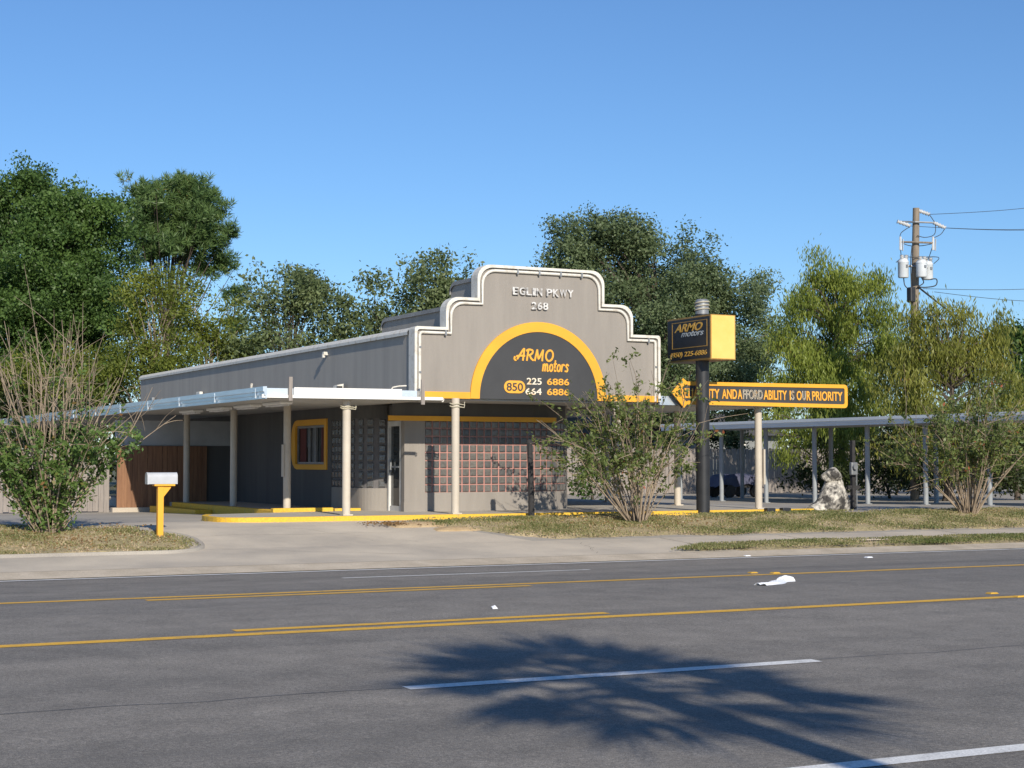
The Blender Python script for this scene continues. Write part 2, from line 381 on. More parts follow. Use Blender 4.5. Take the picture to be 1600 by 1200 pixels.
LF['pine'] = leaf_mat('pine_needle', (.050, .105, .034), (.18, .27, .085), (.34, .16, .06), .35)
LF['yellow'] = leaf_mat('yellow_green_leaf', (.070, .105, .020), (.27, .31, .055), (.38, .31, .07), .45)
LF['magnolia'] = leaf_mat('magnolia_leaf', (.065, .105, .040), (.25, .30, .13), None, .42)
LF['cypress'] = leaf_mat('cypress_leaf', (.10, .145, .025), (.36, .42, .08), (.38, .25, .07), .45)
LF['cypress_rust'] = leaf_mat('rusty_cypress_leaf', (.105, .135, .025), (.35, .35, .075), (.38, .21, .07), .45)
LF['bright'] = leaf_mat('bright_leaf', (.030, .065, .014), (.115, .20, .04))
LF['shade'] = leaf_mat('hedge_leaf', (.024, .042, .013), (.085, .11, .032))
LF['myrtle_green'] = leaf_mat('myrtle_leaf_green', (.055, .115, .028), (.20, .30, .080), (.27, .14, .05), .42)
LF['myrtle_red'] = leaf_mat('myrtle_leaf_turning', (.070, .110, .032), (.23, .28, .085), (.38, .11, .05), .42)
LF['grass'] = leaf_mat('grass_blade', (.105, .145, .035), (.40, .35, .17), (.56, .43, .27), .35)
LF['litter_leaf'] = leaf_mat('dry_leaf', (.16, .09, .04), (.32, .20, .09), None, .2)
LF['palm'] = leaf_mat('palm_leaf', (.04, .07, .02), (.09, .13, .04))

# ------------------------------------------------------------------ ground, road, pavements
def sheet(name, poly_fn_rows, m, kind='structure', dz=0.0, parent=None):
    """rows: list of (y, x0, x1); a sheet that follows the ground height"""
    mb = MB(); rows = poly_fn_rows; nx = 40; prev = None; v = []; f = []
    for y, x0, x1 in rows:
        v += [(x0 + (x1 - x0) * i / nx, y, g(0, y) + dz) for i in range(nx + 1)]
    for j in range(len(rows) - 1):
        for i in range(nx): a = j * (nx + 1) + i; f.append((a, a + 1, a + nx + 2, a + nx + 1))
    mb.add(v, f); o = mb.build(name, m, parent)
    if kind: o['kind'] = kind
    return o
def yrange(a, b): return sorted(set([a, b] + [y for y in gx_ if a < y < b] + list(np.linspace(a, b, 6))))
sheet('ground', [(y, -500, 700) for y in [-400, -50, 3, 5.2]], M['soil'])
sheet('earth', [(y, -500, 700) for y in yrange(26.05, 120) + [900]], M['earth'], dz=-.02)
sheet('road', [(y, -300, 400) for y in yrange(5.2, 26.12)], M['asphalt'])
def band(name, y, x0, x1, wd, m, dz=.004):
    sheet(name, [(q, x0, x1) for q in (y - wd / 2, y + wd / 2)], m, 'structure', dz)
band('edge_line', 8.03, 5.2, 30, .17, M['white_line'])
band('lane_line', 11.86, 5.13, 9.04, .17, M['white_line'])
band('lane_line', 11.86, 17.2, 21.0, .17, M['white_line'])
band('lane_line', 11.86, -7, -3, .17, M['white_line'])
band('centre_line', 15.60, -60, 120, .19, M['yellow_line'])
band('centre_line', 15.95, 5.05, 9.3, .17, M['yellow_line'])
band('centre_line', 20.28, -60, 120, .20, M['yellow_line'])
band('centre_line', 19.87, 5.2, 10.4, .18, M['yellow_line'])
band('lane_line', 23.45, 9.1, 13.35, .15, M['white_line'])
band('lane_line', 23.45, 24.5, 28.5, .15, M['white_line'])
band('edge_line', 25.93, -80, 160, .24, M['white_line'])
sheet('gutter', [(y, -80, 160) for y in yrange(26.1, 26.75)], M['gutter'], dz=.012)
sheet('parking_lot', [(y, -60, 90) for y in yrange(29.2, 64)], M['lot'], dz=.006)
sheet('driveway', [(26.74, -60, 18.6), (27.4, -60, 18.5), (28.0, -60, 18.4), (28.01, -60, 15.9), (29.3, -60, 15.4), (30.2, -60, 14.9), (31.0, -60, 14.3), (31.5, -60, 13.8), (32.7, -60, 13.4), (33.6, -60, 12.6)], M['concrete'], dz=.014)
# sidewalk slabs on the right
sw = sheet('sidewalk', [(y, 15.2, 70) for y in (27.95, 28.6, 29.35)], M['gutter'], dz=.004)
mb = MB().box(-.74, .74, -.66, .66, -.05, .016)
me = mb.mesh('slab', M['concrete'])
for i in range(30):
    y = 28.65; x = 16.1 + i * 1.5
    o = bpy.data.objects.new('slab', me); put(o, sw); o.location = (x, y, g(0, y) + random.uniform(-.004, .004)); o.rotation_euler = (math.atan2(g(0, 29.3) - g(0, 28), 1.3), 0, 0)

def outline_sheet(name, pts, m, dz, kind, thick=.0):
    bm = bmesh.new(); vs = [bm.verts.new((x, y, 0)) for x, y in pts]; bm.faces.new(vs)
    bmesh.ops.triangulate(bm, faces=bm.faces)
    for _ in range(4): 
        es = [e for e in bm.edges if e.calc_length() > .7]
        if es: bmesh.ops.subdivide_edges(bm, edges=es, cuts=1); bmesh.ops.triangulate(bm, faces=bm.faces)
    xs, ys = [p[0] for p in pts], [p[1] for p in pts]
    for v in bm.verts:
        on = v.is_boundary
        v.co.z = g(v.co.x, v.co.y) + (dz if not on else -.01) + (0 if on else .018 * math.sin(v.co.x * 2.1) * math.sin(v.co.y * 3.3 + v.co.x))
    me = bpy.data.meshes.new(name); bm.to_mesh(me); bm.free(); me.materials.append(m)
    o = bpy.data.objects.new(name, me); put(o)
    return tag(o, kind=kind)
def wob(pts, a=.06):
    out = []
    for (x0, y0), (x1, y1) in zip(pts, pts[1:] + pts[:1]):
        n = max(1, int(math.hypot(x1 - x0, y1 - y0) / .6))
        if n > 60: n = 60
        for i in range(n): t = i / n; out.append((x0 + (x1 - x0) * t + random.uniform(-a, a), y0 + (y1 - y0) * t + random.uniform(-a, a)))
    return out
lawnR = wob([(13.75, 31.75), (14.4, 31.0), (15.2, 30.2), (16.0, 29.45), (40, 29.4), (60, 29.4), (60, 32.5), (24.9, 32.52), (14.6, 32.4)], .11)
verge = wob([(17.2, 26.95), (18.2, 26.8), (60, 26.8), (60, 27.9), (20, 27.9), (18.2, 27.7)], .10)
tip = [(8.66 - .9 + .9 * math.cos(a), 30.0 + 1.15 * math.sin(a)) for a in np.linspace(-1.4, 1.4, 9)]
island = wob([(-25, 28.75), (3, 28.8), (6.6, 28.85)], .05)[:-1] + tip + wob([(8.0, 31.6), (6.5, 32.3), (-25, 32.4)], .06)[:-1]
outline_sheet('lawn', lawnR, M['soil'], .05, 'structure')
outline_sheet('verge', verge, M['soil'], .05, 'structure')
outline_sheet('island_bed', island, M['soil'], .06, 'structure')
# concrete edging of the island
mb = MB(); pts = [(x, y, g(x, y) + .005) for x, y in [(-25, 28.68), (0, 28.7), (3, 28.72), (6.6, 28.77)] + [(8.72 - .9 + .98 * math.cos(a), 30.0 + 1.24 * math.sin(a)) for a in np.linspace(-1.4, 1.3, 10)]]
mb.tube(pts, .07, 6); tag(mb.build('kerb', M['lot'], None, True), kind='structure')
def inside(poly, x, y):
    c = np.zeros(len(x), bool); n = len(poly)
    for i in range(n):
        x0, y0 = poly[i]; x1, y1 = poly[i - 1]
        hit = ((y0 > y) != (y1 > y)); xi = (x1 - x0) * (y - y0) / ((y1 - y0) if y1 != y0 else 1e-9) + x0
        c ^= hit & (x < xi)
    return c
def grass_on(poly, n, xr, dry=0, hgt=.045, nm='grass'):
    xs = rng.uniform(xr[0], xr[1], n * 2); ys = rng.uniform(min(p[1] for p in poly), max(p[1] for p in poly), n * 2)
    k = inside(poly, xs, ys)
    pat = np.sin(xs * 1.7 + 2 * np.sin(ys * 1.3)) * np.sin(ys * 2.1 + xs * .6) + .5 * np.sin(xs * 5.1) * np.sin(ys * 6.3 + 1)
    k &= rng.uniform(-1.0, 1, n * 2) < pat + .05
    xs, ys, pat = xs[k], ys[k], pat[k]
    xs = xs + rng.normal(size=len(xs)) * .07; ys = ys + rng.normal(size=len(ys)) * .05
    z = np.interp(ys, gx_, gz_) + .055
    c = np.stack([xs, ys, z + hgt * .4], 1); ax = rng.normal(size=(len(xs), 3)) * [.7, .7, .1] + [0, 0, 1]
    t = np.clip(.55 + .25 * rng.normal(size=len(xs)) - .22 * pat + .18 * np.sin(xs * .55 + 1.7 * np.sin(ys * .8)) * np.sin(ys * 1.1 + .7) + dry, 0, 1)
    o = leaf_mesh(nm, c, ax, hgt * rng.uniform(.4, 1.5, len(xs)) * (1 + .5 * np.clip(pat, 0, 1)), .022 * rng.uniform(.7, 1.4, len(xs)), LF['grass'], t)
    return o
tag(grass_on(lawnR, 75000, (13.5, 42)), 'dry mown grass on the lawn strip before the yellow kerb', 'grass', kind='stuff')
tag(grass_on(verge, 40000, (17, 40), -.12, .045), 'yellowish grass on the narrow verge between sidewalk and gutter', 'grass', kind='stuff')
tag(grass_on(island, 22000, (0, 8.7), .1), 'thin grass on the planted island round the mailbox', 'grass', kind='stuff')
# fallen leaves below the bushes and by the sand
lx, ly = [], []
for (cx, cy, rx, ry, n) in [(6.6, 30.6, 1.3, .7, 700), (18.9, 30.9, 1.2, .5, 400), (13.25, 31.35, .3, .12, 260), (29.3, 32.0, 1.2, .5, 250)]:
    lx.append(cx + rng.normal(size=n) * rx); ly.append(cy + rng.normal(size=n) * ry)
lx, ly = np.concatenate(lx), np.concatenate(ly); k = (ly > 27) & (ly < 32.4) & ~((lx > 8.4) & (lx < 12.4)); lx, ly = lx[k], ly[k]
tag(leaf_mesh('fallen_leaves', np.stack([lx, ly, np.interp(ly, gx_, gz_) + .075], 1), rng.normal(size=(len(lx), 3)) * [1, 1, .2], .06, .035, LF['litter_leaf'], rng.uniform(0, 1, len(lx))),
    'dry brown fallen leaves scattered under the bushes', 'leaves', kind='stuff')
# sand washed onto the driveway beside the lawn
mb = MB()
for cx, cy, rx, ry, h in [(13.75, 31.35, .75, .33, .07), (14.35, 30.75, .55, .25, .06)]:
    n = 22; rows = []
    for s in (1.0, .8, .5, .2):
        rows.append([(cx + rx * s * math.cos(a) * (1 + .18 * math.sin(3 * a + cx)), cy + ry * s * math.sin(a) * (1 + .2 * math.cos(2 * a)), 0) for a in np.linspace(0, 2 * math.pi, n)])
    zz = [-.02, h * .45, h * .85, h]
    for i in range(3): mb.strip([(x, y, g(x, y) + .016 + zz[i]) for x, y, _ in rows[i]], [(x, y, g(x, y) + .016 + zz[i + 1]) for x, y, _ in rows[i + 1]])
    mb.add([(x, y, g(x, y) + .016 + h) for x, y, _ in rows[3][:-1]], [tuple(range(n - 1))])
tag(mb.build('sand', M['sand'], None, True), kind='structure')
# cracks in road and drive
mb = MB()
def crack(p, q, wd=.018, n=14):
    pts = [(p[0] + (q[0] - p[0]) * i / n + random.uniform(-.09, .09), p[1] + (q[1] - p[1]) * i / n + random.uniform(-.07, .07)) for i in range(n + 1)]
    A = [(x, y - wd / 2 * random.uniform(.4, 1.2), g(x, y) + .019) for x, y in pts]; B = [(x, y + wd / 2 * random.uniform(.4, 1.2), g(x, y) + .019) for x, y in pts]
    mb.strip(A, B)
crack((12.0, 30.2), (13.7, 27.2)); crack((9.0, 29.2), (12.2, 27.6)); crack((-2, 30.9), (13, 30.6), .014, 40); crack((10.5, 31.9), (13.1, 29.4), .012)
crack((16.2, 28.7), (15.6, 27.0), .015)
tag(mb.build('cracks', M['charred']), kind='structure')
mb = MB(); 
def rcrack(y, x0, x1, wd=.012):
    n = int((x1 - x0) * 4); pts = [(x0 + (x1 - x0) * i / n, y + .03 * math.sin(i * .9) + random.uniform(-.02, .02)) for i in range(n + 1)]
    mb.strip([(x, yy, g(x, yy) + .003) for x, yy in pts], [(x, yy + wd, g(x, yy + wd) + .003) for x, yy in pts])
rcrack(11.9, -3, 5.1, .010); rcrack(11.9, 9.1, 16, .008)
tag(mb.build('road_seam', M['black']), kind='structure')

# ------------------------------------------------------------------ the building
SZ = .66                                         # slab top
FY, WY, SX, EX = 33.2, 35.0, 14.54, 20.77        # facade front, shop wall, left wall, right wall
bld = thing('shop_building', (17.65, 40, .39), 'low grey shop with stepped curved parapet, orange arch and side canopies', 'building')
# stepped facade outline (xz), mirrored about CX
CX = 17.655
def arc(cx, cz, r, a0, a1, n=6): return [(cx + r * math.cos(a), cz + r * math.sin(a)) for a in np.linspace(R(a0), R(a1), n)]
def facade_profile(ins=0.0, zb=3.2):
    h3, h2, h1 = 3.115 - ins, 2.365 - ins, 1.597 - ins
    z3, z2, z1 = 4.725 - ins, 5.405 - ins, 6.165 - ins
    left = [(-h3, zb)] + arc(-h3 + .06, z3 - .06, .06, 180, 90, 3) + [(-h2, z3)] + arc(-h2 + .30, z2 - .30, .30, 180, 90, 7) + [(-h1, z2)] + arc(-h1 + .32, z1 - .32, .32, 180, 90, 7)
    right = [(-x, z) for x, z in left[::-1]]
    return [(CX + x, z) for x, z in left + right]
prof = facade_profile()
MB().xz(prof, FY, FY + .22).build('facade_wall', M['grey_paint'], bld)
# white coping: wide band over the edge and a slimmer tube inside it
def edge_band(ins0, ins1, y0, y1):
    a, b = facade_profile(ins0), facade_profile(ins1); mb = MB()
    for i in range(len(a) - 1):
        q = [a[i], a[i + 1], b[i + 1], b[i]]
        mb.add([(x, y0, z) for x, z in q] + [(x, y1, z) for x, z in q], [(0, 1, 2, 3), (7, 6, 5, 4), (0, 4, 5, 1), (3, 2, 6, 7)])
    return mb
cop = edge_band(-.028, .034, FY - .06, FY + .27).build('coping', M['white_trim'], bld)
tp = facade_profile(.1)
MB().tube([(x, FY - .035, z) for x, z in tp], .034, 8).build('trim_tube', M['white_trim'], bld, True)
mb = MB()
for i in range(0, len(tp) - 1):
    (x0, z0), (x1, z1) = tp[i], tp[i + 1]; l = math.hypot(x1 - x0, z1 - z0)
    for k in range(1, int(l / .55) + 1):
        t = k * .55 / l; x, z = x0 + (x1 - x0) * t, z0 + (z1 - z0) * t
        mb.box(x - .02, x + .02, FY - .085, FY - .006, z - .055 if abs(x1 - x0) > .1 else z - .02, z + .055 if abs(x1 - x0) > .1 else z + .02)
tag(mb.build('trim_clips', M['grey_metal'], bld), kind='stuff')
# arch panel, orange arch and base bands
AX, AZ = 17.60, 3.225; RO, RI = 1.73, 1.505
inn = arc(AX, AZ, RI, 180, 0, 40)
MB().xz([(AX - RI, 3.195)] + inn + [(AX + RI, 3.195)], FY - .025, FY + .05).build('arch_panel', M['dark_panel'], bld)
a, b = [(AX - RO, 3.195)] + arc(AX, AZ, RO, 180, 0, 40) + [(AX + RO, 3.195)], [(AX - RI, 3.195)] + inn + [(AX + RI, 3.195)]
mb = MB()
for i in range(len(a) - 1):
    q = [a[i], a[i + 1], b[i + 1], b[i]]
    mb.add([(x, FY - .04, z) for x, z in q] + [(x, FY + .05, z) for x, z in q], [(0, 1, 2, 3), (0, 4, 5, 1), (3, 2, 6, 7)])
mb.build('arch_band', M['orange'], bld)
Bx('base_band', M['orange'], bld, SX + .14, AX - RO - .002, FY - .036, FY + .03, 3.19, 3.335)
Bx('base_band', M['orange'], bld, AX + RO + .002, EX - .03, FY - .036, FY + .03, 3.19, 3.335)
# lettering on the arch
PL = FY - .025
def strokes(name, letters, x0, x1, z0, z1, wd, m, slant=.12):
    n = sum(w_ for w_, _ in letters); cur = 0.0
    for w_, ls in letters:
        mb = MB()
        for l in ls:
            pts = spline(l, 5) if len(l) > 2 else l
            P2 = []
            for (u, v) in pts:
                uu = (cur + u * w_) / n; P2.append((x0 + uu * (x1 - x0) + slant * (z1 - z0) * (v - .5), z0 + v * (z1 - z0)))
            ribbon(mb, P2, wd, PL)
        mb.build(name, m, bld); cur += w_
LA = (1.3, [[(.02, .30), (.0, .12), (.1, .0), (.25, .1), (.5, .6), (.72, 1.0), (.80, 1.0), (.79, .5), (.78, 0)], [(.18, .36), (.5, .42), (.9, .42)]])
LR = (1.0, [[(.18, 0), (.20, .5), (.25, 1.0)], [(.02, .9), (.3, 1.02), (.7, .95), (.75, .72), (.5, .52), (.22, .5)], [(.45, .5), (.65, .2), (.92, .02)]])
LM = (1.25, [[(.1, 0), (.15, .5), (.22, 1.0)], [(.22, 1.0), (.38, .3), (.46, .22), (.62, .6), (.78, 1.0)], [(.78, 1.0), (.78, .4), (.80, 0)]])
LO = (1.1, [[(.5 + .38 * math.cos(t), .5 + .5 * math.sin(t)) for t in np.linspace(1.9, 1.9 + 6.5, 14)]])
strokes('script_letter', [LA, LR, LM, LO], 16.97, 17.97, 4.08, 4.32, .042, M['letter_orange'])
lm = (1.2, [[(.05, 0), (.08, .62)], [(.08, .45), (.25, .64), (.38, .5), (.38, 0)], [(.4, .45), (.58, .64), (.72, .5), (.75, .05), (.9, .03)]])
lo = (.8, [[(.45 + .34 * math.cos(t), .31 + .31 * math.sin(t)) for t in np.linspace(1.9, 8.3, 10)]])
lt = (.6, [[(.4, 1.0), (.36, .4), (.42, .03), (.8, .05)], [(.05, .66), (.8, .7)]])
lr = (.7, [[(.15, 0), (.2, .62)], [(.2, .4), (.45, .64), (.8, .58)]])
ls = (.75, [[(.8, .55), (.5, .66), (.25, .5), (.65, .25), (.6, .02), (.1, .03)]])
strokes('script_letter', [lm, lo, lt, lo, lr, ls], 17.68, 18.36, 3.85, 4.09, .036, M['letter_orange'], .1)
pill = arc(16.84, 3.475, .142, 90, 270, 8) + arc(17.09, 3.475, .142, -90, 90, 8)
MB().xz(pill, PL - .014, PL + .01).build('area_code_badge', M['letter_orange'], bld)
word('850', bld, M['dark_panel'], 'area_code', (16.76, 17.17, 3.385, 3.565, PL - .0135), off=.01)
word('225', bld, M['letter_cream'], 'phone_number', (17.27, 17.65, 3.535, 3.685, PL), off=.015)
word('6886', bld, M['letter_orange'], 'phone_number', (17.79, 18.36, 3.535, 3.685, PL), off=.015)
word('664', bld, M['letter_cream'], 'phone_number', (17.24, 17.65, 3.305, 3.455, PL), off=.015)
word('6886', bld, M['letter_orange'], 'phone_number', (17.79, 18.36, 3.305, 3.455, PL), off=.015)
# metal street-name letters standing off the wall, one by one
def metal_word(body, x0, x1, z0, z1):
    n = len(body); wts = [.55 if c == 'I' else .5 if c == ' ' else 1.25 if c in 'WM' else 1.0 for c in body]; s = sum(wts); cur = x0
    for c, q in zip(body, wts):
        wd = (x1 - x0) * q / s
        if c != ' ': word(c, bld, M['chrome'], 'metal_letter', (cur + wd * .07, cur + wd * .93, z0, z1, FY - .012), depth=.045, off=.02)
        cur += wd
metal_word('EGLIN PKWY', 16.90, 18.48, 5.55, 5.72); metal_word('268', 17.38, 17.82, 5.235, 5.405)
# raised tiers of the roof behind the facade
def tier(x0, x1, y1, ztop, zb):
    r = .28
    pl = [(FY + .22, zb), (y1, zb)] + [(y1 - r + r * math.cos(t), ztop - r + r * math.sin(t)) for t in np.linspace(0, math.pi / 2, 6)] + [(FY + .22, ztop)]
    MB().prism(pl, lambda y, z: (x0, y, z), lambda y, z: (x1, y, z)).build('roof_tier', M['side_paint'], bld)
    pt = [(y, z) for y, z in pl[2:]]; mb = MB()
    mb.strip([(x0 - .04, y, z + .03) for y, z in pt], [(x1 + .04, y, z + .03) for y, z in pt])
    mb.strip([(x0 - .04, y, z + .03) for y, z in pt], [(x0 - .04, y, z - .06) for y, z in pt])
    mb.build('tier_roof', M['roof'], bld)
tier(15.34, 19.95, 37.0, 5.20, 4.3); tier(16.12, 19.17, 34.75, 5.90, 4.9)
# upper walls and flat roof
Bx('upper_side_wall', M['side_paint'], bld, SX, SX + .2, FY + .225, 56.6, 3.12, 4.62)
Bx('upper_side_wall', M['side_paint'], bld, EX - .2, EX, FY + .225, 56.6, 3.12, 4.62)
Bx('back_wall', M['side_paint'], bld, SX + .2, EX - .2, 56.3, 56.6, .35, 4.62)
Bx('flat_roof', M['roof'], bld, SX + .2, EX - .2, FY + .23, 56.3, 4.3, 4.42)
for sx, s in ((SX, -1), (EX, 1)):
    mb = MB(); n = 8
    ring = [(sx + s * -.1 + .16 * math.cos(t), 4.62 + .13 * math.sin(t)) for t in np.linspace(-.3, math.pi + .3, n)]
    for (x0, z0), (x1, z1) in zip(ring[:-1], ring[1:]): mb.add([(x0, FY + .28, z0), (x0, 56.65, z0), (x1, 56.65, z1), (x1, FY + .28, z1)], [(0, 1, 2, 3)])
    mb.add([(x, 56.65, z) for x, z in ring], [tuple(range(n))])
    mb.build('side_coping', M['white_trim'], bld, True)
# lower walls: long left wall, curved glass corner, door notch, pier, glass-block front that curves away
NX, NY = 15.07, 36.0                            # notch: inner corner of the entrance
Bx('side_wall', M['charcoal_shade_wall'], bld, SX + .006, SX + .2, 38.25, 38.54, .5, 3.12)
Bx('side_wall', M['charcoal_shade_wall'], bld, SX + .006, SX + .2, 41.1, 56.3, .3, 3.12)
Bx('side_wall', M['charcoal_shade_wall'], bld, SX + .006, SX + .2, 38.54, 41.1, .4, 1.72)
Bx('side_wall', M['charcoal_shade_wall'], bld, SX + .006, SX + .2, 38.54, 41.1, 2.72, 3.12)
Bx('right_wall', M['grey_paint'], bld, 19.85, 20.055, 36.82, 56.3, .3, 3.15)
def curved_wall(pts, thick, z0, z1, name, m):
    mb = MB(); n = len(pts); off = []
    for i, (x, y) in enumerate(pts):
        x0, y0 = pts[max(i - 1, 0)]; x1, y1 = pts[min(i + 1, n - 1)]; d = Vector((x1 - x0, y1 - y0)).normalized(); off.append((x - d.y * thick, y + d.x * thick))
    for i in range(n - 1):
        q = [pts[i], pts[i + 1], off[i + 1], off[i]]; mb.add([(x, y, z0) for x, y in q] + [(x, y, z1) for x, y in q], [(0, 1, 5, 4), (2, 3, 7, 6), (4, 5, 6, 7), (3, 2, 1, 0)])
    return mb.build(name, m, bld)
CRD = .53
cor = [(SX + .006, y) for y in (38.25, 37.3)] + [(SX + .006 + CRD * (1 - math.cos(t)), NY + CRD - CRD * math.sin(t)) for t in np.linspace(0, math.pi / 2, 10)]
curved_wall(cor, .16, .5, 1.18, 'corner_sill', M['grey_paint']); curved_wall(cor, .16, 2.82, 3.12, 'corner_head', M['charcoal_shade_wall'])
# front glass wall path: flat, then a gentle arc
NF, NC, PB = 14, 8, .19; GX0 = 15.59; RC = PB / R(6.0)
fx = GX0 + NF * PB
def front_pt(s):                                  # s in metres along wall -> x, y, heading
    if s <= NF * PB: return GX0 + s, WY, 0.0
    t = (s - NF * PB) / RC; return fx + RC * math.sin(t), WY + RC * (1 - math.cos(t)), t
gl = NF * PB + NC * PB
path = [front_pt(s)[:2] for s in np.linspace(0, NF * PB, 3)] + [front_pt(s)[:2] for s in np.linspace(NF * PB, gl, 10)[1:]]
tail = [front_pt(s)[:2] for s in np.linspace(gl, NF * PB + RC * R(88), 8)]
curved_wall(path, .2, SZ - .1, 1.09, 'front_sill', M['grey_paint'])
curved_wall(tail, .2, SZ - .1, 3.15, 'corner_wall', M['grey_paint'])
curved_wall([(x, y) for x, y in path], .2, 2.75, 3.15, 'front_head', M['charcoal_shade_wall'])
Bx('entrance_pier', M['grey_paint'], bld, NX, GX0 - .003, WY - .012, WY + .16, SZ - .05, 2.75)
Bx('pier_base', M['grey_paint'], bld, NX - .015, GX0 - .002, WY - .03, WY + .15, SZ - .05, SZ + .22)
Bx('entrance_lintel', M['charcoal_shade_wall'], bld, SX + .3, GX0 - .004, WY - .012, WY + .16, 2.755, 3.15)
Bx('lintel_band', M['orange'], bld, 14.66, 19.0, WY - .05, WY - .015, 2.735, 2.85)
# glass blocks, each on its mortar bed
bm_ = MB(); h, c = .078, .022
bm_.add([(-h, 0, -h), (h, 0, -h), (h, 0, h), (-h, 0, h), (-h, -.018, -h), (h, -.018, -h), (h, -.018, h), (-h, -.018, h),
         (-h + c, -.032, -h + c), (h - c, -.032, -h + c), (h - c, -.032, h - c), (-h + c, -.032, h - c)],
        [(0, 1, 5, 4), (1, 2, 6, 5), (2, 3, 7, 6), (3, 0, 4, 7), (4, 5, 9, 8), (5, 6, 10, 9), (6, 7, 11, 10), (7, 4, 8, 11), (8, 9, 10, 11)])
bme = [bm_.mesh('glass_block', m) for m in GB]
gw = curved_wall([(x, y + .03) for x, y in path], .12, 1.09, 2.75, 'glass_block_front', M['mortar'])
ROWS = 9; RH = (2.75 - 1.09) / ROWS
for i in range(NF + NC):
    x, y, t = front_pt((i + .5) * PB)
    for j in range(ROWS):
        k = 1 if random.random() < (.55 if j in (0, 8) else .22) else (2 if random.random() < .35 else 0)
        o = bpy.data.objects.new('glass_block', bme[k]); put(o, gw); o.location = (x + .03 * -math.sin(t) * 0, y + .029, 1.09 + (j + .5) * RH)
        o.rotation_euler = (random.uniform(-.02, .02), 0, t + random.uniform(-.02, .02))
gs = curved_wall([(x + .02, y + .02) for x, y in cor], .1, 1.18, 2.82, 'glass_block_corner', M['mortar_shaded'])
cor_s = []
for i in range(7): cor_s.append((SX + .024, 38.13 - i * .212, -math.pi / 2))
for i in range(3):
    t = (i + .5) / 3 * math.pi / 2; cor_s.append((SX + .026 + CRD * (1 - math.cos(t)), NY + .02 + CRD - CRD * math.sin(t), -(math.pi / 2 - t)))
for x, y, a_ in cor_s:
    for j in range(8):
        o = bpy.data.objects.new('glass_block', bme[2]); put(o, gs); o.location = (x, y, 1.18 + (j + .5) * .205); o.rotation_euler = (0, 0, a_)  # only the darkest block here, the corner's shade put into its colour
# door in the notch, facing left
dr = Bx('door', M['glass_dark'], bld, NX + .05, NX + .08, WY + .30, NY - .12, SZ + .12, 2.62)
fr = MB(); fr.box(NX - .01, NX + .10, NY - .12, NY - .04, SZ, 2.74).box(NX + .01, NX + .10, WY + .22, WY + .30, SZ, 2.74).box(NX + .012, NX + .098, WY + .30, NY - .12, 2.62, 2.74).box(NX + .012, NX + .098, WY + .30, NY - .12, SZ, SZ + .12)
fr.build('door_frame', M['door_white'], dr)
Bx('push_bar', M['grey_metal'], dr, NX + .005, NX + .03, WY + .34, NY - .16, 1.66, 1.70); Bx('door_handle', M['grey_metal'], dr, NX - .02, NX + .02, NY - .22, NY - .18, 1.55, 1.85)
Bx('door_transom', M['charcoal_shade_wall'], bld, NX + .02, NX + .1, WY + .17, NY - .03, 2.745, 3.12)
Bx('door_jamb', M['grey_paint'], bld, NX + .02, NX + .1, WY + .16, WY + .22, SZ - .05, 2.74)
# window with orange surround in the left wall
wy0, wy1, wz0, wz1 = 38.54, 41.1, 1.60, 2.86
win = Bx('window', M['glass_dark'], bld, SX + .10, SX + .12, 38.7, 40.9, 1.78, 2.66)
def rr(y0, y1, z0, z1, r):  # squared on the near side, rounded on the far side
    return [(y0, z0), (y1 - r, z0)] + [(y1 - r + r * math.cos(t), z0 + r + r * math.sin(t)) for t in np.linspace(-math.pi / 2, 0, 5)] + [(y1 - r + r * math.cos(t), z1 - r + r * math.sin(t)) for t in np.linspace(0, math.pi / 2, 5)] + [(y0, z1)]
o_, i_ = rr(wy0, wy1, wz0, wz1, .42), rr(wy0 + .16, wy1 - .30, wz0 + .13, wz1 - .15, .05)
mb = MB(); n = len(o_)
for i in range(n):
    q = [o_[i], o_[(i + 1) % n], i_[(i + 1) % n], i_[i]]
    mb.add([(SX - .03, y, z) for y, z in q] + [(SX + .03, y, z) for y, z in q], [(0, 1, 2, 3), (0, 4, 5, 1), (3, 2, 6, 7)])
mb.build('window_surround', M['orange'], win)
mb = MB()
for y in (38.70, 39.45, 39.9, 40.8): mb.box(SX + .03, SX + .09, y, y + .06, 1.74, 2.70)
mb.box(SX + .032, SX + .088, 38.76, 40.8, 1.735, 1.79).box(SX + .032, SX + .088, 38.76, 40.8, 2.65, 2.705); mb.build('window_frame', M['grey_metal'], win)
for y0, y1, m in ((38.8, 39.2, 'curtain'), (39.5, 39.85, 'curtain_grey'), (40.3, 40.75, 'curtain')):
    Bx('curtain', M[m], win, SX + .092, SX + .098, y0, y1, 1.79, 2.65)
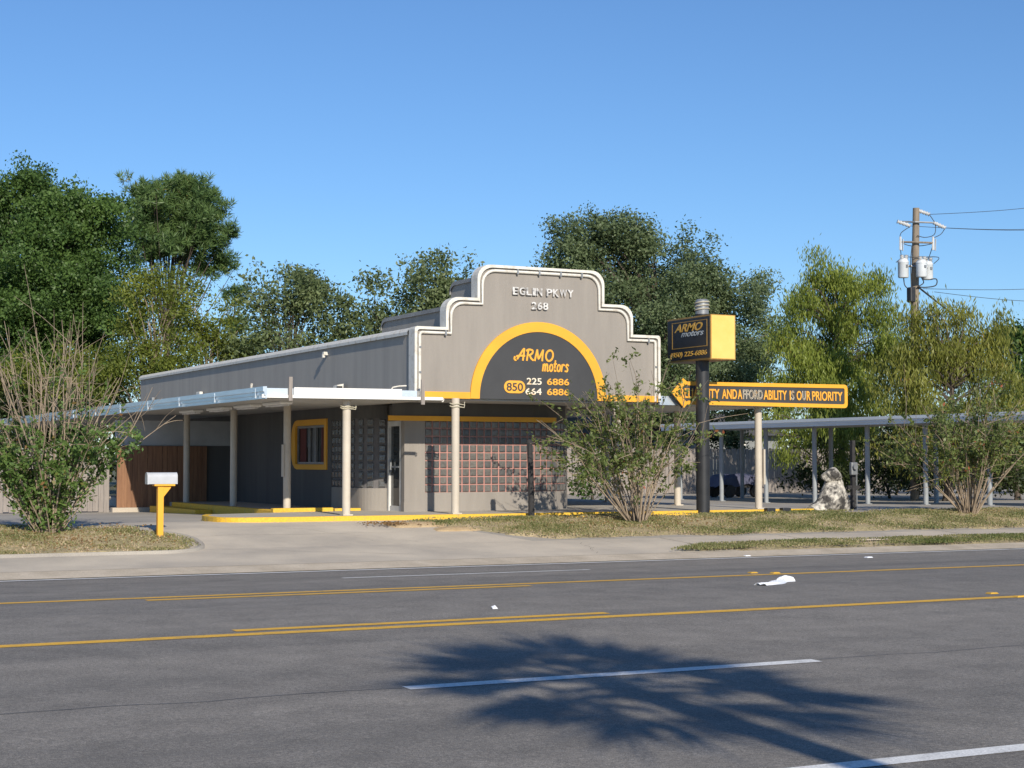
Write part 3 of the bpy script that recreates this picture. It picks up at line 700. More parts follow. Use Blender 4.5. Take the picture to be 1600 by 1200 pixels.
# slab and yellow kerb under the front
slab = [(10.25, 33.05), (10.6, 32.78), (13, 32.72), (24.75, 32.72), (24.75, 51), (EX, 51), (EX, 38.0), (SX, 38.4), (SX, 36.4), (10.5, 35.2), (10.2, 34.4)]
front_slab = MB().xy(slab, .3, SZ).build('front_slab', M['slab'], None); tag(front_slab, kind='structure')
kp = [(10.5, 35.2), (10.14, 34.3), (10.08, 33.3), (10.22, 32.9), (10.6, 32.66), (11.5, 32.6), (13, 32.6), (17, 32.6), (21, 32.6), (24.8, 32.6)]
kp = spline(kp, 3); mb = MB()
ins = []
for i, (x, y) in enumerate(kp):
    a_, b_ = kp[max(i - 1, 0)], kp[min(i + 1, len(kp) - 1)]; d = Vector((b_[0] - a_[0], b_[1] - a_[1])).normalized(); ins.append((x - d.y * .13, y + d.x * .13))
T = SZ + .006
for i in range(len(kp) - 1):
    q = [kp[i], kp[i + 1], ins[i + 1], ins[i]]
    mb.add([(x, y, .35) for x, y in q] + [(x, y, T) for x, y in q], [(0, 1, 5, 4), (4, 5, 6, 7), (2, 3, 7, 6)])
tag(mb.build('yellow_kerb', M['kerb_yellow'], None), kind='structure')
# walk along the left wall with its yellow kerb
wk = MB(); wk.box(12.72, SX, 36.45, 56, .2, .665); tag(wk.build('side_walk', M['slab'], None), kind='structure')
mb = MB(); mb.box(12.3, 13.75, 36.02, 36.2, .3, .745); mb.box(12.45, 12.66, 36.25, 45, .2, .69); mb.box(13.85, 14.5, 36.2, 36.38, .3, .72); mb.box(12.0, 12.44, 41.2, 45.6, .2, .58)
tag(mb.build('yellow_kerb', M['kerb_yellow'], None, bevel=.015), kind='structure')
# concrete wheel pads behind the kerb, right
# columns
def column(x, y, z0, z1, r, m, parent, ring=None):
    c_ = MB().lathe([(r * 1.0, 0), (r, z1 - z0)], (x, y, z0), 18).build('column', m, parent, True)
    Bx('column_foot', m, c_, x - r * 1.25, x + r * 1.25, y - r * 1.25, y + r * 1.25, z0 - .01, z0 + .025)
    if ring:
        rm = MB()
        for zz in ring:
            rm.tube([(x + (r + .015) * math.cos(t), y + (r + .015) * math.sin(t), zz + .01 * math.sin(3 * t)) for t in np.linspace(0, 2 * math.pi, 17)], .014, 5)
            rm.tube([(x + r, y - .05, zz), (x + r + .08, y - .09, zz - .015), (x + r + .10, y - .07, zz + .05)], .011, 5)
            rm.tube([(x - r, y - .05, zz), (x - r - .08, y - .06, zz + .02)], .011, 5)
        rm.build('rope_tie', M['rope'], c_, True)
    return c_
CR = .088
column(12.98, 33.25, SZ, 3.14, CR, M['column'], bld, (2.93, 2.97))
column(15.45, 33.05, SZ, 3.19, CR, M['column'], bld, (3.0, 3.06))
column(19.55, 33.05, SZ, 3.19, CR, M['column'], bld)
column(23.7, 33.33, SZ, 3.14, CR, M['column'], bld)
Bx('conduit', M['column'], bld, 23.70 + CR, 23.70 + CR + .04, 33.22, 33.28, 1.25, 2.1)
for y in (37.1, 41.2, 45.5): column(13.0, y, .6 if y > 38 else .66, 3.14, CR, M['column'], bld)
for y in (36.8, 40.4, 44.4): column(23.6, y, SZ, 3.14, CR, M['column'], bld)
Bx('column_bracket', M['column'], bld, 13.0 - CR - .035, 13.0 - CR, 37.05, 37.15, 1.45, 2.2)
# left and right canopies (attached)
def canopy_roof(x0, x1, yf0, yf1, y1, zb, zt, edge_x, name):
    lx0 = [(x0, yf0), (x1, yf1), (x1, y1), (x0, y1)]
    o = MB().xy(lx0, zb, zt).build(name, M['roof'], bld)
    MB().xy([(x0 + .05, yf0 + .05), (x1 - .004, yf1 + .05), (x1 - .004, y1 - .05), (x0 + .05, y1 - .05)], zb - .025, zb - .002).build('soffit', M['soffit'], o)
    return o
def metal_fascia(x, s, y0, y1, zb, parent, zt):
    """ridged sheet-metal edge: three rolled steps"""
    mb = MB(); pr = [(0, zb), (.03, zb), (.03, zb + .07), (.055, zb + .075), (.055, zb + .14), (.085, zb + .15), (.085, zt), (0, zt + .004)]
    mb.prism([(x + s * a, z) for a, z in pr], lambda q, z: (q, y0, z), lambda q, z: (q, y1, z)).build('metal_fascia', M['fascia_blue'], parent)
    mb2 = MB()
    for y in np.arange(y0 + .5, y1, 2.9): mb2.box(x + s * .06, x + s * .092, y, y + .035, zb + .02, zt - .02) if s > 0 else mb2.box(x + s * .092, x + s * .06, y, y + .035, zb + .02, zt - .02)
    tag(mb2.build('fascia_joint', M['fascia_blue'], parent), kind='stuff')
cl = canopy_roof(11.12, SX - .005, 33.1, 32.88, 66, 3.14, 3.33, 0, 'left_canopy')
metal_fascia(11.115, -1, 33.0, 66, 3.11, cl, 3.36)
# white front fascia in two lengths with a lower lip
def front_fascia(x0, x1, y0, y1, z0, z1, dz=.0, m='fascia_white', nm='front_fascia', p=cl, th=.03):
    return MB().add([(x0, y0 - th, z0 - dz), (x1, y1 - th, z0), (x1, y1, z0), (x0, y0, z0 - dz), (x0, y0 - th, z1 - dz), (x1, y1 - th, z1), (x1, y1, z1), (x0, y0, z1 - dz)],
             [(0, 3, 2, 1), (4, 5, 6, 7), (0, 1, 5, 4), (1, 2, 6, 5), (2, 3, 7, 6), (3, 0, 4, 7)]).build(nm, M[m], p)
def yf(x): return 33.1 + (32.88 - 33.1) * (x - 11.12) / (SX - 11.12)
front_fascia(11.72, 14.1, yf(11.72) - .004, yf(14.1) - .004, 3.20, 3.355)
front_fascia(14.102, 14.44, yf(14.1) - .004, yf(14.44) - .004, 3.20, 3.33, m='fascia_blue')
front_fascia(11.02, 15.02, yf(11.02) - .04, yf(15.02) - .04, 3.13, 3.195, nm='fascia_lip')
front_fascia(11.05, 11.7, yf(11.05) - .004, yf(11.7) - .004, 3.20, 3.33, m='fascia_blue')
hk = MB().tube([(15.02 + .03 * math.sin(t), yf(15) - .05, 3.14 + .04 * math.cos(t)) for t in np.linspace(0, 3.6, 9)], .012, 5); hk.build('gutter_end', M['white_trim'], cl, True)
for x in (11.62, 14.55):
    o = Bx('hanging_board', M['old_wood'], cl, x - .04, x + .04, yf(x) - .11, yf(x) - .075, 3.05 + (.02 if x < 12 else -.02), 3.57)
for y, x in ((34.3, 12.0), (36.4, 12.0), (38.6, 12.0), (41, 12.0)):
    l_ = Bx('ceiling_light', M['fascia_white'], cl, x - .14, x + .14, y, y + 1.25, 3.045, 3.112, bevel=.02)
    mb = MB().tube([(x - .06, y + .04, 3.03), (x - .06, y + 1.2, 3.03)], .02, 6).tube([(x + .06, y + .04, 3.03), (x + .06, y + 1.2, 3.03)], .02, 6); mb.build('light_tube', M['porcelain'], l_, True)
cr_ = canopy_roof(EX + .005, 23.98, 33.2, 33.2, 51, 3.14, 3.33, 0, 'right_canopy')
metal_fascia(23.985, 1, 33.2, 51, 3.11, cr_, 3.36)
front_fascia(EX + .01, 24.05, 33.19, 33.19, 3.13, 3.34, m='fascia_blue', p=cr_)
# soffit between facade and shop wall
Bx('porch_soffit', M['soffit'], bld, SX + .01, EX - .01, FY + .06, 38.6, 3.155, 3.19)
# fittings on the left wall
def flood(y, z, w_=.24, h_=.19, m='white_trim', tilt=.0):
    b_ = Bx('flood_light', M[m], bld, SX - .16, SX - .05, y, y + w_ * 1.6, z, z + h_, bevel=.02); Bx('flood_bracket', M['grey_metal'], b_, SX - .06, SX, y + w_ * .6, y + w_, z - .05, z + .04)
flood(49.0, 3.72); flood(54.5, 3.72, .18, .2, 'grey_metal')
mb = MB(); mb.tube([(SX - .02, 44.2, 3.6), (SX - .14, 44.15, 3.75), (SX - .12, 44.1, 3.95)], .035, 6); mb.build('conduit_stub', M['white_trim'], bld, True)
mb = MB(); mb.add([(SX - .3, 37.2, 3.40), (SX - .26, 37.2, 3.62), (SX - .1, 37.2, 3.66), (SX - .12, 37.2, 3.40), (SX - .3, 37.45, 3.40), (SX - .26, 37.45, 3.62), (SX - .1, 37.45, 3.66), (SX - .12, 37.45, 3.40)],
       [(0, 1, 2, 3), (7, 6, 5, 4), (0, 4, 5, 1), (1, 5, 6, 2), (2, 6, 7, 3), (3, 7, 4, 0)]); sp = mb.build('spot_light', M['white_trim'], bld)
Bx('spot_lens', M['black'], sp, SX - .275, SX - .14, 37.17, 37.198, 3.43, 3.60); Bx('spot_arm', M['grey_metal'], sp, SX - .12, SX, 37.28, 37.36, 3.36, 3.46)
mb = MB().tube([(14.1, 33.5, 3.34), (14.15, 33.5, 3.42), (14.3, 33.5, 3.45), (14.47, 33.5, 3.46)], .018, 6); mb.build('conduit_stub', M['white_trim'], bld, True)
mb = MB(); mb.box(SX - .12, SX, 38.5, 38.6, 4.42, 4.50).box(SX - .14, SX - .08, 38.52, 38.58, 4.36, 4.44); mb.build('wall_bracket', M['white_trim'], bld)
# boarded wall across the back of the left canopy
bw = thing('boarded_wall', (12.8, 46.2, .39), 'brown board wall with pale upper panel under the left canopy', 'wall')
Bx('pale_panel', M['white_wall'], bw, 11.22, SX - .01, 46.32, 46.42, 2.25, 2.95); Bx('grey_panel', M['charcoal_shade_wall'], bw, 13.8, SX - .01, 46.3, 46.40, .39, 2.24)
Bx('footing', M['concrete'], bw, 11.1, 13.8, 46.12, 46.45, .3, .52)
Bx('backing', M['charcoal_shade_wall'], bw, 11.24, 13.79, 46.27, 46.30, .5, 2.24)
bd = MB().box(-.068, .068, -.012, .012, 0, 1.71).mesh('board', M['red_wood'])
for i in range(18):
    o = bpy.data.objects.new('board', bd); put(o, bw); o.location = (11.30 + i * .142, 46.2 + random.uniform(-.006, .006), .521); o.rotation_euler = (0, random.uniform(-.004, .004), random.uniform(-.03, .03))
Bx('rail', M['old_wood'], bw, 11.24, 13.79, 46.215, 46.26, .9, 1.0); Bx('rail', M['old_wood'], bw, 11.24, 13.79, 46.215, 46.26, 1.9, 2.0)
def board_fence(label, x0, y0, x1, y1, hgt, m, step=.15, z=.39, group=None):
    t = thing('board_fence', ((x0 + x1) / 2, (y0 + y1) / 2, z), label, 'fence', group); L_ = math.hypot(x1 - x0, y1 - y0); a = math.atan2(y1 - y0, x1 - x0)
    me_ = MB().add([(-.07, -.01, 0), (.07, -.01, 0), (.07, .01, 0), (-.07, .01, 0), (-.07, -.01, hgt - .04), (.07, -.01, hgt - .04), (.07, .01, hgt - .04), (-.07, .01, hgt - .04), (-.035, -.01, hgt), (.035, -.01, hgt), (.035, .01, hgt), (-.035, .01, hgt)],
        [(0, 1, 5, 4), (1, 2, 6, 5), (2, 3, 7, 6), (3, 0, 4, 7), (4, 5, 9, 8), (6, 7, 11, 10), (5, 6, 10, 9), (7, 4, 8, 11), (8, 9, 10, 11), (3, 2, 1, 0)]).mesh('picket', m)
    n = int(L_ / step)
    for i in range(n):
        s = (i + .5) * step; o = bpy.data.objects.new('picket', me_); put(o, t); o.location = (x0 + math.cos(a) * s, y0 + math.sin(a) * s, z + .02 + random.uniform(-.03, .03)); o.rotation_euler = (random.uniform(-.01, .01), random.uniform(-.012, .012), a)
    for zz in (.4, 1.0, 1.55):
        c_, s_ = math.cos(a), math.sin(a); MB().tube([(x0 - s_ * .05, y0 + c_ * .05, z + zz), (x1 - s_ * .05, y1 + c_ * .05, z + zz)], .04, 4).build('rail', m, t)
    return t
board_fence('short weathered grey board fence left of the brown boards', 7.6, 46.4, 11.1, 46.3, 1.75, M['old_wood'])

# ------------------------------------------------------------------ carport on the right
cp = thing('carport', (34.5, 43, .4), 'long open carport with pale metal edge and grey posts, far side of the lot', 'carport')
rf = MB().box(33.0, 36.6, 30.5, 52.5, 3.0, 3.14).build('carport_roof', M['roof'], cp)
Bx('soffit', M['soffit'], rf, 33.05, 36.55, 30.55, 52.45, 2.975, 2.998)
def car_fascia():
    mb = MB(); pr = [(0, 2.93), (.03, 2.93), (.03, 3.0), (.055, 3.005), (.055, 3.07), (.085, 3.08), (.085, 3.17), (0, 3.172)]
    mb.prism([(32.995 - a, z) for a, z in pr], lambda q, z: (q, 30.5, z), lambda q, z: (q, 52.5, z)).build('metal_fascia', M['carport_fascia'], rf)
car_fascia()
for i in range(8):
    y = 33.2 + 2.68 * i
    column(33.45, y, g(0, y), 2.975, .075, M['column_blue'], cp)
    if i % 2: column(36.2, y, g(0, y), 2.975, .075, M['column_blue'], cp)

# ------------------------------------------------------------------ signs
ps = thing('pylon_sign', (21.75, 32.2, .58), 'black round pole carrying a dark box sign with bright yellow end', 'sign')
px_, py_ = 21.62, 32.62
MB().lathe([(.158, 0), (.158, 4.75)], (px_, py_, .5), 24).build('pole', M['black'], ps, True)
tpz = MB().lathe([(.155, 0), (.155, .36), (.12, .40)], (px_, py_, 5.20), 20).build('pole_top', M['grey_metal'], ps, True)
rm = MB()
for zz in (5.36, 5.44, 5.52):
    rm.tube([(px_ + .172 * math.cos(t), py_ + .172 * math.sin(t), zz + .02 * math.cos(t + 1)) for t in np.linspace(0, 2 * math.pi, 21)], .014, 5)
rm.build('rope_coil', M['rope'], tpz, True)
sx0, sx1, sy0, sy1, sz0, sz1 = 21.44, 22.13, 32.0, 33.85, 4.16, 5.20
box = Bx('sign_box', M['gold'], ps, sx0, sx1, sy0, sy1, sz0, sz1)
Bx('end_panel', M['sign_yellow'], ps, sx0 + .02, sx1 - .03, sy0 - .012, sy0 + .01, sz0 + .02, sz1 - .02)
fp = Bx('face_panel', M['black'], ps, sx0 - .012, sx0 + .01, sy0 + .03, sy1 - .03, sz0 + .04, sz1 - .04)
fb = MB(); y0_, y1_, z0_, z1_ = sy0 + .12, sy1 - .22, sz0 + .31, sz1 - .10
for b in ((y0_, y1_, z0_, z0_ + .02), (y0_, y1_, z1_ - .02, z1_), (y0_, y0_ + .03, z0_ + .02, z1_ - .02), (y1_ - .03, y1_, z0_ + .02, z1_ - .02)): fb.box(sx0 - .018, sx0 - .012, *b)
fb.build('gold_border', M['gold'], fp)
M['gold_letter'] = mat('gold_letter', (.80, .46, .08), .5, (.70, .40, .07), 4)
M['pale_letter'] = mat('pale_letter', (.55, .60, .62), .5)
def side_word(body, y_left, y_right, z0, z1, m, nm, shear=.3, off=.0): return word(body, fp, m, nm, (y_left, y_right, z0, z1, sx0 - .012), face='side', depth=.006, shear=shear, off=off)
side_word('ARMO', sy1 - .33, sy0 + .32, 4.86, 5.05, M['gold_letter'], 'sign_lettering', .35, .02)
side_word('motors', sy1 - .62, sy0 + .27, 4.74, 4.86, M['pale_letter'], 'sign_lettering', .4, .015)
side_word('(850) 225-6886', sy1 - .15, sy0 + .14, 4.24, 4.39, M['gold_letter'], 'sign_lettering', .15, .01)
# arrow sign
ar = thing('arrow_sign', (23.7, 33.02, 3.1), 'long dark arrow sign with orange border pointing left, on canopy post', 'sign')
ay, at_ = 33.0, .09
zc, zb_, zt_ = 3.42, 3.125, 3.705
body = [(21.0, zc), (21.32, zc + .34), (21.42, zt_ - .02), (26.06, zt_)] + arc(26.06, zt_ - .09, .09, 90, 0, 4) + arc(26.06, zb_ + .09, .09, 0, -90, 4) + [(21.42, zb_ + .02), (21.34, zc - .36)]
MB().xz(body, ay, ay + at_).build('sign_panel', M['dark_panel'], ar)
c_in = np.array([23.7, zc]); inn2 = [(21.16, zc), (21.40, zc + .20), (21.46, zt_ - .11), (26.02, zt_ - .09)] + arc(26.02, zt_ - .13, .04, 90, 0, 4) + arc(26.02, zb_ + .13, .04, 0, -90, 4) + [(21.46, zb_ + .11), (21.41, zc - .21)]
mb = MB(); n = len(body)
for i in range(n):
    q = [body[i], body[(i + 1) % n], inn2[(i + 1) % n], inn2[i]]
    mb.add([(x, ay - .02, z) for x, z in q] + [(x, ay + .02, z) for x, z in q], [(0, 1, 2, 3), (0, 4, 5, 1), (3, 2, 6, 7)])
mb.build('orange_border', M['orange'], ar)
def zx(u): return 21.0 + (u - 130) / (1460 - 130) * (26.15 - 21.0)
tz0, tz1 = 3.295, 3.525
for body_, u0, u1, out in [('RELIABILITY', 190, 477, 0), ('AND', 495, 606, 0), ('A', 612, 646, 0), ('FFORD', 652, 800, 1), ('ABILITY', 806, 984, 0), ('I', 1006, 1014, 0), ('S', 1018, 1042, 1), ('O', 1060, 1098, 0), ('U', 1105, 1130, 1), ('R', 1137, 1168, 0), ('PRIORITY', 1180, 1420, 0)]:
    word(body_, ar, M['letter_orange'] if not out else M['letter_cream'], 'sign_lettering', (zx(u0), zx(u1), tz0, tz1, ay - .002), off=.02 if not out else 0, outline=bool(out), depth=.016)
Bx('sign_bracket', M['grey_metal'], ar, 23.6, 23.8, ay + at_, 33.17, 3.2, 3.26); Bx('sign_bracket', M['grey_metal'], ar, 21.6, 21.66, ay + at_ - .002, 33.19, 3.2, 3.4)
# kerb blocks by the sign post
for x, l in ((23.45, 'small black rubber block on the yellow kerb left of canopy post'), (23.9, 'small black rubber block on the yellow kerb right of canopy post')):
    tag(MB().box(x - .12, x + .12, 32.45, 32.62, .56, .70).build('rubber_block', M['black'], None, bevel=.02), l, 'block')
# black timber post with a leaning top
bp = MB().tube([(17.0, 32.42, .5), (16.99, 32.42, 1.2), (16.95, 32.42, 2.25)], [.075, .07, .065], 8)
t = thing('timber_post', (17.0, 32.42, .56), 'charred black timber post standing at the yellow kerb before the glass blocks', 'post')
bp.build('post', M['charred'], t, True); MB().tube([(16.95, 32.42, 2.2), (16.948, 32.42, 2.28)], [.075, .06], 8).build('post_cap', M['charred'], t)

# ------------------------------------------------------------------ mailbox
mbx, mby = 8.22, 30.5; mz = g(0, mby)
ml = thing('mailbox', (mbx, mby, mz), 'white rural mailbox on a yellow wooden post in the island grass', 'mailbox')
Bx('post', M['orange'], ml, mbx - .055, mbx + .055, mby - .055, mby + .055, mz - .1, mz + .98, bevel=.006)
Bx('shelf', M['orange'], ml, mbx - .13, mbx + .26, mby - .09, mby + .09, mz + .98, mz + 1.015, bevel=.004)
MB().prism([(mbx + .056, mz + .78), (mbx + .056, mz + .98), (mbx + .19, mz + .98), (mbx + .19, mz + .95)], lambda x, z: (x, mby - .045, z), lambda x, z: (x, mby + .045, z)).build('brace', M['orange'], ml)
hb = [(-.085, 0), (-.085, .13)] + [(.085 * math.cos(t), .13 + .085 * math.sin(t)) for t in np.linspace(math.pi, 0, 10)][1:-1] + [(.085, .13), (.085, 0)]
bd_ = MB().prism([(y, z) for y, z in hb], lambda y, z: (mbx - .24, mby + y, mz + 1.018 + z), lambda y, z: (mbx + .30, mby + y, mz + 1.018 + z)).build('box', M['mailwhite'], ml, True)
MB().prism([(y * 1.07, z * 1.03) for y, z in hb], lambda y, z: (mbx - .262, mby + y, mz + 1.014 + z), lambda y, z: (mbx - .238, mby + y, mz + 1.014 + z)).build('door', M['mailwhite'], ml, True)
MB().prism([(y * 1.04, z * 1.02) for y, z in hb], lambda y, z: (mbx + .288, mby + y, mz + 1.016 + z), lambda y, z: (mbx + .304, mby + y, mz + 1.016 + z)).build('back_rim', M['mailwhite'], ml, True)
Bx('flag', M['grey_metal'], ml, mbx - .10, mbx + .04, mby + .092, mby + .10, mz + 1.1, mz + 1.13)

# ------------------------------------------------------------------ rocks
def rock(name, c, r, label, seed, squash):
    bm = bmesh.new(); bmesh.ops.create_icosphere(bm, subdivisions=5, radius=1); q = np.random.default_rng(seed)
    ds = unit(26); am = q.uniform(-.16, .2, 26); sp_ = q.uniform(2, 6, 26); ph = q.uniform(0, 6, 26)
    for v in bm.verts:
        p = np.array(v.co); f = 1.0
        for d, a_, s_, h_ in zip(ds, am, sp_, ph): f += a_ * .42 * math.sin(s_ * float(p @ d) + h_)
        f += .035 * math.sin(17 * p[0] + 3 * math.sin(13 * p[1])) * math.sin(15 * p[2] + 2) + .022 * math.sin(33 * p[1] + 11 * p[2]) * math.sin(29 * p[0])
        x, y, z = p * f
        v.co = squash(x, y, z)
    me_ = bpy.data.meshes.new(name); bm.to_mesh(me_); bm.free(); me_.materials.append(M['rock']); me_.polygons.foreach_set('use_smooth', [True] * len(me_.polygons))
    o = bpy.data.objects.new(name, me_); put(o); o.location = c; return tag(o, label, 'rock')
rz = g(0, 33.6)
def big(x, y, z):
    t_ = min(max((x + .95) / 1.5, 0), 1); hgt = .38 + .68 * t_ * t_ * (3 - 2 * t_); k = 1 - .22 * max(z, 0)
    return (x * .60 * k + .04 * z, y * .44 * k, (max(z, -.3) + .3) / 1.3 * hgt - .04)
rock('boulder', (26.05, 33.7, rz), 1, 'large pitted grey and white limestone boulder at end of the yellow kerb', 3, big)
rock('small_rock', (26.18, 33.68, rz + .90), 1, 'small rounded stone perched on top of the pitted boulder', 9, lambda x, y, z: (x * .23 + .03 * z, y * .2, z * .17))

# meter post
t = thing('meter_post', (27.6, 34.6, .55), 'thin dark post with electric meter boxes beside the boulder', 'post')
Bx('post', M['charred'], t, 27.53, 27.63, 34.55, 34.65, .5, 2.35)
Bx('meter_box', M['grey_metal'], t, 27.42, 27.62, 34.44, 34.545, 1.45, 1.78, bevel=.02); MB().lathe([(.085, 0), (.085, .06), (.06, .09)], (0, 0, 0), 16)
MB().tube([(27.5, 34.42, 1.66), (27.5, 34.37, 1.66)], .07, 14).build('meter_dial', M['grey_metal'], t, True)
MB().tube([(27.7, 34.6, .5), (27.7, 34.6, 1.45)], .02, 6).build('conduit', M['grey_metal'], t); Bx('cross_board', M['charred'], t, 27.4, 27.76, 34.56, 34.64, 1.08, 1.18)

# ------------------------------------------------------------------ back fence, shed, covered trailer
board_fence('tall grey picket fence across the back of the lot behind the carport', 28.5, 61.5, 50.5, 60.5, 1.95, M['old_wood'])
hs = thing('house', (46, 73, .39), 'pale house with dark roof half hidden behind the back fence', 'house')
Bx('wall', M['house'], hs, 41, 51, 70, 77, .3, 3.1)
MB().prism([(69.5, 3.1), (73.5, 4.3), (77.5, 3.1)], lambda y, z: (40.6, y, z), lambda y, z: (51.4, y, z)).build('roof', M['shingle'], hs)
for x in (42.2, 44.4, 48.0):
    wd_ = Bx('window', M['glass_dark'], hs, x, x + .9, 69.97, 70.0, 1.5, 2.6); Bx('frame', M['white_trim'], wd_, x - .06, x + .96, 69.94, 69.965, 2.6, 2.68)
tr = thing('covered_trailer', (37.4, 54.2, .39), 'low trailer under a navy tarpaulin in front of the back fence', 'trailer')
tx, ty = 37.4, 54.2
bm = bmesh.new(); bmesh.ops.create_grid(bm, x_segments=22, y_segments=14, size=1)
for v in bm.verts:
    x, y = v.co.x, v.co.y; e = max(abs(x), abs(y)); dz_ = 0 if e < .8 else -(e - .8) / .2 * (.42 + .1 * math.sin(5 * x + 3 * y))
    v.co = (tx + x * .98, ty + y * .62, 1.30 + dz_ + .05 * math.sin(4 * x) * math.cos(3 * y) - .06 * abs(x))
me_ = bpy.data.meshes.new('tarpaulin'); bm.to_mesh(me_); bm.free(); me_.materials.append(M['tarp']); o = bpy.data.objects.new('tarpaulin', me_); put(o, tr)
so_ = o.modifiers.new('thick', 'SOLIDIFY'); so_.thickness = .01
Bx('bed', M['charred'], tr, tx - .8, tx + .8, ty - .5, ty + .5, .78, 1.18)
for sx_ in (-.62, .62):
    for sy_ in (-.56, .5): MB().tube([(tx + sx_, ty + sy_ - .06, .64), (tx + sx_, ty + sy_ + .1, .64)], .25, 14).build('wheel', M['black'], tr, True)
Bx('drawbar', M['charred'], tr, tx - 1.3, tx - .8, ty - .04, ty + .04, .74, .82)

# ------------------------------------------------------------------ utility pole, transformers, wires
up = thing('utility_pole', (40.0, 46.6, .42), 'weathered wooden utility pole with three pale transformers and crossarms', 'utility pole')
D = 60.0
def PP(px, py, dw=0): return atW(px, py, D + dw)
MB().tube([(*PP(1428.5, 700)[:2], .3), PP(1429, 500), PP(1431.5, 325)], [.165, .15, .12], 12).build('shaft', M['pole_wood'], up, True)
arm1 = MB().tube([PP(1402, 346, .2), PP(1430, 347, -.18), PP(1459, 348, -.2)], .035, 6).build('crossarm', M['grey_metal'], up)
arm2 = MB().tube([PP(1408, 378, .1), PP(1431, 378.5, -.2), PP(1458, 379.5, -.2)], .04, 6).build('crossarm', M['pole_wood'], up)
def insul(p, q, n=5, parent=up):
    p, q = Vector(p), Vector(q); mb = MB(); pts, rd = [], []
    for i in range(n * 2 + 1): pts.append(p.lerp(q, i / (n * 2))); rd.append(.045 if i % 2 else .085)
    mb.tube(pts, rd, 8); mb.build('insulator', M['porcelain'], parent, True)
insul(PP(1435, 329), PP(1452, 335), 4); insul(PP(1402, 346), PP(1422, 353), 4); insul(PP(1459, 348), PP(1477, 356), 4)
for q in ((1407, 382), (1458, 382)):
    p = PP(*q, -.2); b_ = MB().tube([p + [0, 0, .28], p - [0, 0, .2]], [.04, .05], 6).build('cutout_fuse', M['porcelain'], up, True); MB().tube([p + [.12, 0, .2], p + [.1, 0, -.22]], .025, 5).build('fuse_tube', M['grey_metal'], b_)
def transformer(px, py0, py1, dw, r):
    c = PP(px, py1, dw); h = (py1 - py0) * D / F
    b_ = MB().lathe([(r * .92, 0), (r, .04), (r, h * .74), (r * 1.06, h * .76), (r * 1.06, h * .81), (r * .8, h * .93), (r * .3, h)], c, 18).build('transformer', M['transformer'], up, True)
    for k in (-1, 1): insul(c + np.array([k * r * .45, -.05, h * .88]), c + np.array([k * r * .55, -.05, h * 1.14]), 3, b_)
    MB().box(c[0] - r * .2, c[0] + r * .2, c[1] - r * 1.16, c[1] - r * .98, c[2] + h * .5, c[2] + h * .64).build('terminal', M['grey_metal'], b_)
transformer(1411.5, 403, 434, -.1, .19); transformer(1440, 405, 433, -.45, .19); transformer(1449.5, 407, 437, .15, .19)
MB().tube([PP(1411, 415, -.1), PP(1449, 418, -.1)], .05, 6).build('transformer_bracket', M['grey_metal'], up)
MB().box(*(lambda p: (p[0] - .12, p[0] + .12, p[1] - .25, p[1], p[2] - .35, p[2] + .2))(PP(1420, 458, -.1))).build('junction_box', M['black'], up, bevel=.05)
cab = MB()
def cable(pts, r=.014): cab.tube(spline([tuple(p) for p in pts], 6), r, 5)
cable([PP(1452, 335), PP(1461, 350), PP(1460, 366), PP(1446, 371), PP(1433, 368, -.2)]); cable([PP(1477, 356), PP(1470, 366), PP(1458, 372, -.2)]); cable([PP(1422, 354), PP(1408, 364), PP(1406, 375, -.2)])
cable([PP(1407, 385, -.2), PP(1408, 398), PP(1410, 402, -.1)]); cable([PP(1457, 385, -.2), PP(1453, 398), PP(1450, 405)]); cable([PP(1410, 380), PP(1422, 384), PP(1440, 384), PP(1456, 381)])
cable([PP(1412, 434), PP(1414, 446), PP(1422, 452), PP(1430, 449, -.2)], .02); cable([PP(1440, 434, -.4), PP(1443, 442), PP(1434, 448, -.25)], .02); cable([PP(1450, 437), PP(1463, 436), PP(1462, 446), PP(1446, 449), PP(1434, 448, -.25)], .022)
cable([PP(1400, 410), PP(1412, 402), PP(1430, 402, -.2), PP(1466, 402), PP(1459, 412)], .014); cable([PP(1425, 384, -.2), PP(1423, 410, -.2), PP(1424, 450, -.2)], .018)
tag(cab.build('jumper_cables', M['wire'], up), kind='stuff')
for (p, q, s, r, l) in [((1452, 335), (1760, 300), 3, .010, 'topmost thin power line running right from the pole top'), ((1477, 356), (1760, 340), 4, .010, 'power line running right from the outer crossarm insulator'),
                        ((1422, 353), (1760, 352), 3, .010, 'power line running right from the inner crossarm insulator behind the pole'),
                        ((1442, 451), (1760, 438), 3, .010, 'upper of two thin service wires below the transformers'), ((1460, 456), (1760, 466), 4, .010, 'lower of two thin service wires below the transformers'),
                        ((1434, 448), (1760, 575), 8, .035, 'thick black cable sagging steeply down to the right from the pole')]:
    a_, b_ = PP(*p, -.15), atW(q[0], q[1], 68); pts = []
    for i in range(13): t_ = i / 12; c_ = a_ + (b_ - a_) * t_; c_[2] -= s * .1 * math.sin(math.pi * t_) * (1.4 if r > .02 else .6); pts.append(c_)
    tag(MB().tube(pts, r, 5).build('power_line', M['wire']), l, 'cable', None)

